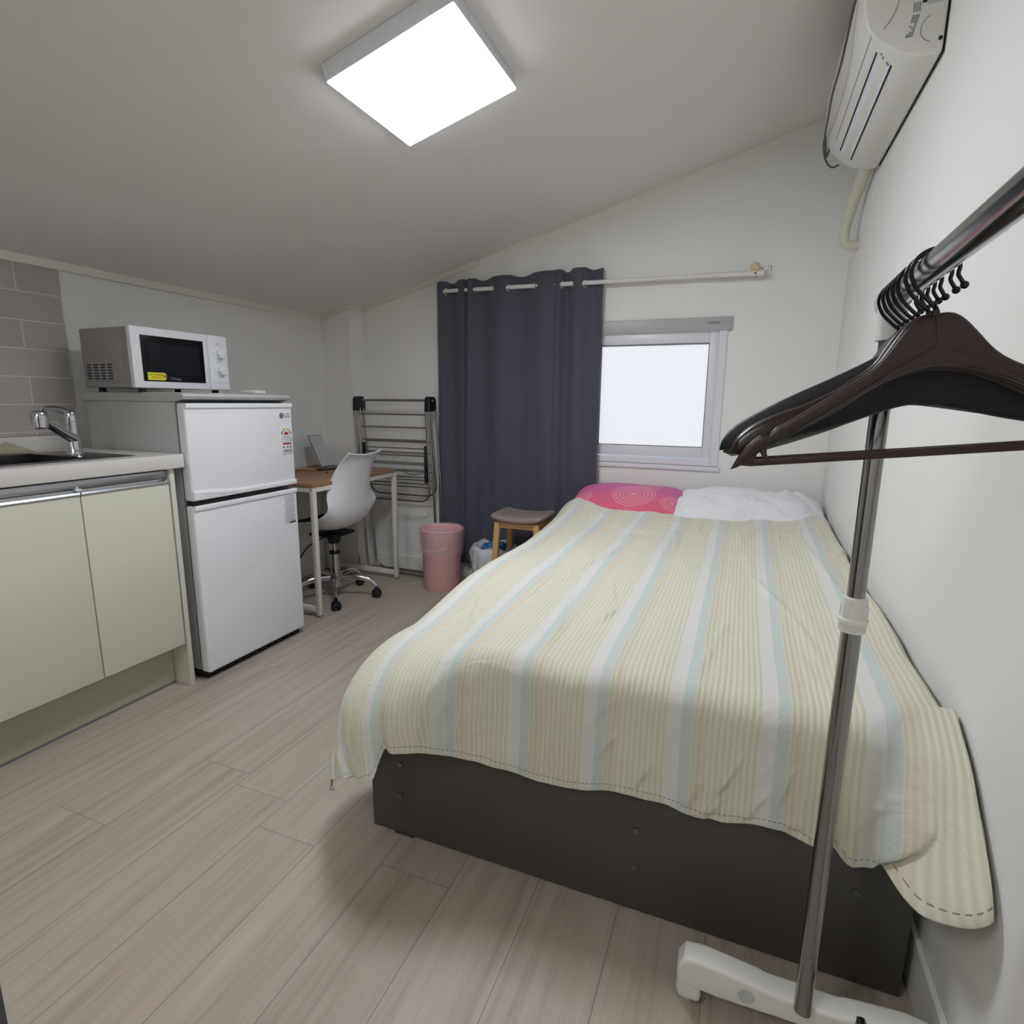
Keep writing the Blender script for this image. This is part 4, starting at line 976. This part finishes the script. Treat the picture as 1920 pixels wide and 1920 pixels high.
b = B(); P = []
for k in range(15): a = PI*(-.32+.62*k/14); P.append((.222+.060*math.cos(a), yE, 2.165+.085*math.sin(a)))
tube(b, P, .0008, 6); obj('end_cap_line', b, m_gasket, ac)
b = B(); P = [(.364+.026*math.cos(a_), yE, 2.075+.030*math.sin(a_)) for a_ in [1.9+.27*k for k in range(11)]]; tube(b, P, .0008, 6); obj('knockout_ring', b, m_gasket, ac)
b = B(); random.seed(5)
for r in range(7):
    for c in range(3): box(b, .316+c*.006, .320+c*.006+random.random()*.001, yE-.0002, yE+.0004, 2.118+r*.0032, 2.1198+r*.0032)
for r in range(11): 
    for c in range(3):
        if random.random() < .85: box(b, .306+c*.0055+r*.0010, .3108+c*.0055+r*.0010, yE-.0002, yE+.0004, 2.062+r*.0046, 2.0650+r*.0046)
obj('rating_print', b, m_inkg, ac)
b = B(); box(b, .335, .345, yE-.0003, yE+.0005, 2.135, 2.175); box(b, .285, .333, yE-.0003, yE+.0005, 2.158, 2.163); obj('end_slot', b, m_dark, ac)
b = B(); box(b, .346, .388, yE-.0003, yE+.0005, 2.130, 2.170); obj('end_plate', b, m_fside, ac)
b = B(); tube(b, [(XR-.014, yE-.0004, 2.048), (XR-.014, yE+.002, 2.048)], .005, 12); obj('end_hole', b, m_dark, ac)
# cable
b = B(); tube(b, [(.200, 1.95, 2.30), (.188, 2.05, 2.20), (.183, 2.16, 2.135), (.180, 2.32, 2.12), (.188, 2.50, 2.12), (.196, 2.66, 2.135), (.205, 2.70, 2.11), (.212, 2.72, 2.075), (.22, 2.73, 2.11), (.206, 2.735, 2.155), (.199, 2.72, 2.12), (.21, 2.735, 2.075), (.235, 2.745, 2.045), (.262, 2.745, 2.050)], .0035, 8, sm=6)
tag(center(obj('power_cable', b, m_cable), (.2, 2.4, 2.1)), 'looped grey cable hanging along the front of the air conditioner', 'cable')
# pipe
pp = thing('refrigerant_pipe', 'cream wrapped pipe dropping from the air conditioner into the wall', 'pipe', (.33, 3.0, 1.75))
b = B(); tube(b, [(.366, 2.70, 2.085), (.362, 2.80, 2.04), (.354, 2.91, 1.995), (.348, 3.0, 1.935), (.343, 3.03, 1.89), (.342, 3.035, 1.86)], [.029, .015], 16, sm=6)
for v in b.verts: v.co += Vector((.0025*noise.noise(v.co*40), .0025*noise.noise(v.co*45), 0))
obj('wrapped_hose', b, m_ivory, pp)
b = B(); P = [(.342, 3.035, 1.875), (.342, 3.035, 1.845)]+[(.342+.028*(1-math.cos(a_)), 3.035, 1.845-.028*math.sin(a_)) for a_ in [PI/2*k/6 for k in range(1, 7)]]+[(XR+.001, 3.035, 1.817)]
tube(b, P, .0185, 18); obj('elbow', b, m_ivory, pp)
b = B(); tube(b, [(.381, 3.035, 1.817), (.3975, 3.035, 1.817)], .0205, 18); obj('elbow_collar', b, m_ivory, pp)
struct('wall_access_panel', box(B(), XR-.002, XR, 2.80, 3.03, 1.835, 2.02), m_wall, 'flush rectangular cover patch on the right wall behind the pipe')

# ================================================================ garment rack
PX, PY, RZ = .175, .95, 1.272
rk = thing('garment_rack', 'steel garment rack on white foot bars in front of the bed', 'garment rack', (PX, PY, 0))
b = B(); tube(b, [(PX, PY, .092), (PX, PY, .82)], .0142, 24); obj('pole', b, m_rackst, rk, 'lower chrome pole')
b = B(); tube(b, [(PX, PY, .80), (PX, PY, RZ-.03)], .0125, 24); obj('pole', b, m_rackst, rk, 'upper chrome pole')
b = B(); lathe(b, [(.0145, 0), (.0185, .0), (.019, .012), (.0205, .014), (.0205, .020), (.018, .022), (.0175, .040), (.0165, .052), (.0125, .054)], (PX, PY, .795), 32)
for k in range(10): a = 2*PI*k/10; tube(b, [(PX+.018*math.cos(a), PY+.018*math.sin(a), .818), (PX+.0172*math.cos(a), PY+.0172*math.sin(a), .836)], .0014, 6)
obj('height_collar', b, m_wplas, rk)
b = B(); tube(b, [(PX, PY, RZ-.055), (PX, PY, RZ)], .0175, 24); tube(b, [(PX, PY-.02, RZ), (PX, PY+.022, RZ)], .0182, 24); obj('top_joint', b, m_wplas, rk)
b = B(); tube(b, [(PX, PY+.022, RZ), (PX, PY+.034, RZ)], .0195, 24); lathe(b, [(0, 0), (.014, 0), (.012, .004), (0, .004)], M=Matrix.Translation((PX, PY+.038, RZ)) @ Matrix.Rotation(PI/2, 4, 'X')); obj('end_cap', b, m_wplas, rk)
b = B(); tube(b, [(PX, PY+.02, RZ), (PX, .70, RZ+.006)], .0128, 24); obj('hanging_rail', b, m_rackst, rk)
b = B(); tube(b, [(PX, .90, RZ+.0012), (PX, -.12, RZ+.028)], .0146, 28); obj('hanging_rail', b, m_rackst, rk)
def footbar(y, nm='foot_bar'):
    b = B(); P = []
    x0, x1 = PX-.212, PX+.205; z0, z1 = .050, .098
    P = [(x0+.010, z0), (x0+.075, z0-.004), (PX, z0+.002), (x1-.075, z0-.004), (x1-.010, z0), (x1, z0+.012), (x1, z1-.010), (x1-.012, z1+.010), (x1-.045, z1+.014), (PX+.07, z1+.004), (PX+.06, z1), (PX-.06, z1), (PX-.07, z1+.004), (x0+.045, z1+.014), (x0+.012, z1+.010), (x0, z1-.010), (x0, z0+.012)]
    prism(b, P, 'y', y-.023, y+.023, .008, 4); fb = obj(nm, b, m_wplas, rk, smooth=50)
    for x in (x0+.022, x1-.022):
        b = B(); tube(b, [(x, y-.004, 0.0225), (x, y+.016, 0.0225)], .0225, 24); box(b, x-.020, x+.024, y-.018, y+.024, .012, .056, .010, 4); obj('caster', b, m_wplas, fb)
    for x in (PX-.09, PX+.09):
        b = B(); torus(b, (x, y-.0235, .076), .0125, .0022, 'y', 24, 6); tube(b, [(x, y-.0238, .076), (x, y-.0225, .076)], .0115, 20); obj('socket_ring', b, m_fside, fb)  # white recess: its shade painted in with the greyer enamel
    return fb
footbar(.985 if False else .975); footbar(-.10)
b = B(); tube(b, [(PX+.09, .962, .096), (PX+.09, -.085, .096)], .0105, 20); obj('base_rail', b, m_rackst, rk)
b = B(); tube(b, [(PX, -.12, .092), (PX, -.12, RZ)], .0142, 20); obj('pole', b, m_rackst, rk)

# ---------------------------------------------------------------- hangers
TOPL = [(0, 0), (-.015, -.0008), (-.026, -.0085), (-.038, -.0245), (-.048, -.039), (-.059, -.051), (-.074, -.0615), (-.088, -.0695), (-.124, -.090), (-.150, -.104)]
def mirror_outline(L):   # L goes centre-top -> tip -> centre-bottom along the left
    return L + [(-x, z) for x, z in L[::-1] if abs(x) > 1e-6]
def densify(P, k=3):
    q = smooth_pts([(x, z, 0) for x, z in P], k); return [(p.x, p.y) for p in q]
def hanger_body(bm, top_, tip, bot, t_c, t_e, wide=False):
    """arms with varying thickness: rows along the left outline mirrored"""
    n = 46
    T_ = densify(top_+tip, 5); Bo = densify([tip[-1]]+bot, 5)[::-1]   # bottom centre->tip
    def arcs(P):
        L = [0]
        for a, c in zip(P, P[1:]): L.append(L[-1]+math.hypot(c[0]-a[0], c[1]-a[1]))
        return L
    def samp(P, L, t):
        s = t*L[-1]
        for i in range(len(P)-1):
            if s <= L[i+1] or i == len(P)-2:
                f = (s-L[i])/max(1e-9, L[i+1]-L[i]); return (P[i][0]+(P[i+1][0]-P[i][0])*f, P[i][1]+(P[i+1][1]-P[i][1])*f)
    LT, LB = arcs(T_), arcs(Bo)
    rows = []
    for side in (-1, 1):
        for i in range(n+1):
            t = i/n
            if side == 1 and i == 0: continue
            a = samp(T_, LT, t); c = samp(Bo, LB, t)
            th = t_c+(t_e-t_c)*sst(.35, .8, t)*(1-.75*sst(.93, 1.0, t))
            sx = 1 if side == -1 else -1
            ring_ = []
            cx, cz = (a[0]+c[0])/2, (a[1]+c[1])/2; hx, hz = (a[0]-c[0])/2, (a[1]-c[1])/2
            for k in range(16):
                an_ = 2*PI*k/16; cc, ss = math.cos(an_), math.sin(an_)
                cc = math.copysign(abs(cc)**.55, cc); ss = math.copysign(abs(ss)**.7, ss)
                bow = -.018*sst(.2, 1, t)*0
                ring_.append(((cx+hx*cc)*sx, ss*th/2+bow, cz+hz*cc))
            rows.append((side, t, ring_))
    left = [r for r in rows if r[0] == -1][::-1]; right = [r for r in rows if r[0] == 1]
    seq = [r[2] for r in left]+[r[2] for r in right]
    V = [[bm.verts.new(p) for p in r] for r in seq]
    for A, Bv in zip(V, V[1:]):
        for k in range(16): bm.faces.new((A[k], A[(k+1) % 16], Bv[(k+1) % 16], Bv[k]))
    bm.faces.new(V[0]); bm.faces.new(V[-1][::-1]); bmesh.ops.recalc_face_normals(bm, faces=bm.faces[:])
HR = .0215   # hook inner radius round the rail
def hook_pts(h):
    """from body top (0,0,0) up; loop centre at height h; opens to +X with ball tip"""
    P = [(0, 0, -.01), (0, 0, .012), (0, 0, h-.046), (.0015, 0, h-.040)]
    # kink across to the left side of the loop
    P += [(-.006, 0, h-.031), (-.0165, 0, h-.017)]
    for k in range(0, 13):
        a = PI*1.10 - PI*1.22*k/12
        P.append((HR*math.cos(a), 0, h+HR*math.sin(a)))
    P += [(.0225, 0, h-.014), (.0255, 0, h-.020)]
    return P
def make_hanger(kind):
    if kind == 'thin_wood': body, nm = m_mahog, 'mahogany'
    elif kind == 'wide_wood': body = m_mahog
    else: body = m_hblk
    h = .045
    hg = bpy.data.objects.new('coat_hanger', None); hg.empty_display_size = .03; COL.objects.link(hg)
    hg['category'] = 'hanger'; hg['label'] = kind; hg['group'] = 'hangers on the garment rack'
    b = B()
    if kind == 'thin_wood':
        hanger_body(b, TOPL[:-1]+[(-.150, -.1035), (-.161, -.109), (-.1635, -.1145), (-.168, -.1155), (-.171, -.113)], [(-.185, -.121), (-.198, -.134), (-.211, -.1545)], [(-.203, -.153), (-.190, -.146), (-.178, -.137), (-.145, -.120), (-.116, -.106), (-.089, -.092), (-.063, -.076), (-.033, -.062), (-.013, -.057), (0, -.056)], .013, .012)
    elif kind == 'wide_wood':
        hanger_body(b, [(0, 0), (-.015, -.0008), (-.026, -.0085), (-.040, -.026), (-.050, -.041), (-.062, -.052), (-.078, -.0615), (-.092, -.070), (-.124, -.083), (-.150, -.090)], [(-.180, -.101), (-.201, -.116), (-.212, -.136)], [(-.200, -.139), (-.170, -.132), (-.116, -.108), (-.089, -.094), (-.063, -.078), (-.033, -.064), (0, -.058)], .013, .036)
    else:
        hanger_body(b, [(0, 0), (-.010, -.001), (-.022, -.012), (-.036, -.029), (-.052, -.0385), (-.089, -.054), (-.146, -.076), (-.192, -.097)], [(-.214, -.110), (-.228, -.126), (-.231, -.139)], [(-.214, -.139), (-.184, -.136), (-.140, -.128), (-.095, -.118), (-.053, -.106), (-.02, -.097), (0, -.094)], .012, .024)
    if kind == 'black':
        for v in b.verts: v.co.x *= .955
    o = obj('hanger_body', b, body, None, smooth=60); o.parent = hg
    if kind == 'thin_wood':
        # bevelled V rib on the lower half of the face, and the centre joint
        b = B(); P = [(0, -.034), (-.030, -.050), (-.070, -.074), (-.110, -.098), (-.145, -.1165), (-.116, -.1035), (-.089, -.0895), (-.063, -.0735), (-.033, -.0595), (0, -.0535)]
        Q = P + [(-x, z) for x, z in P[::-1] if abs(x) > 1e-6]
        prism(b, Q, 'y', -.0085, -.004, .0015, 2); o = obj('face_rib', b, body, None); o.parent = hg
        b = B(); box(b, -.0004, .0004, -.0070, -.0055, -.034, -.002); o = obj('centre_joint', b, m_dark, None); o.parent = hg
    if kind != 'black':
        b = B(); prism(b, [(-.204, -.1535), (-.190, -.149), (.190, -.149), (.204, -.1535), (.19, -.1540), (-.19, -.1540)] if False else [(-.19, -.1435), (.19, -.1435), (.19, -.1525), (-.19, -.1525)], 'y', -.004, .004, .0015, 2); tb = obj('trouser_bar', b, body, None); tb.parent = hg
        for sx in (-1, 1):
            b = B(); prism(b, [(sx*.204, -.1500), (sx*.186, -.1360), (sx*.180, -.1390), (sx*.186, -.1525)], 'y', -.0045, .0045, .001, 2); prism(b, [(sx*.164, -.1520), (sx*.169, -.1520), (sx*.175, -.138), (sx*.174, -.128), (sx*.168, -.128), (sx*.169, -.138)], 'y', -.0045, .0045, .001, 2)
            o = obj('bar_clip', b, body, None); o.parent = hg
    b = B(); tube(b, hook_pts(h), .0021, 10, sm=3)
    ball = Vector(hook_pts(h)[-1]); b2 = bmesh.new(); bmesh.ops.create_icosphere(b2, subdivisions=2, radius=.0042); join(b, b2, Matrix.Translation(ball)); b2 = None
    o = obj('hook', b, m_gun, None); o.parent = hg
    b = B(); tube(b, [(0, 0, -.002), (0, 0, .003)], .0045, 12); o = obj('hook_ferrule', b, m_gun, None); o.parent = hg
    return hg
def dup(root):
    r = root.copy(); COL.objects.link(r)
    for c in root.children:
        k = c.copy(); COL.objects.link(k); k.parent = r
    return r
protos = {}
HG = [('thin_wood', .765, 0.0, -6.5, 'dark brown wooden hanger with trouser bar, the frontmost on the rack'),
      ('wide_wood', .790, 1.5, -6.2, 'brown wooden hanger with broad shoulder ends, second from the front'),
      ('black', .826, -1.5, -5.0, 'black hanger directly behind the two brown wooden hangers'),
      ('black', .852, -1.0, -6.2, 'black hanger in the middle of the rack, fourth from the front'),
      ('black', .878, -.5, -7.0, 'black hanger third from the back of the rack'),
      ('black', .904, .0, -7.8, 'black hanger second from the back, its tip just below the rearmost one'),
      ('black', .930, .6, -8.6, 'rearmost black hanger next to the white rack joint, its left tip highest')]
for kind, y, rot, tl, lab in HG:
    if kind in protos: hg = dup(protos[kind])
    else: hg = protos[kind] = make_hanger(kind)
    hg['label'] = lab
    rzl = RZ + .0012 + (.90-y)*.026
    # the loop rests on top of the rail: loop centre is HR-.0167 below the rail axis
    T = math.radians(tl)
    hc = Vector((PX, y, rzl-(HR-.0021-.0146)))
    off = Matrix.Rotation(T, 4, 'Y') @ Vector((0, 0, .045))
    hg.location = hc-off; hg.rotation_euler = (0, T, math.radians(rot))
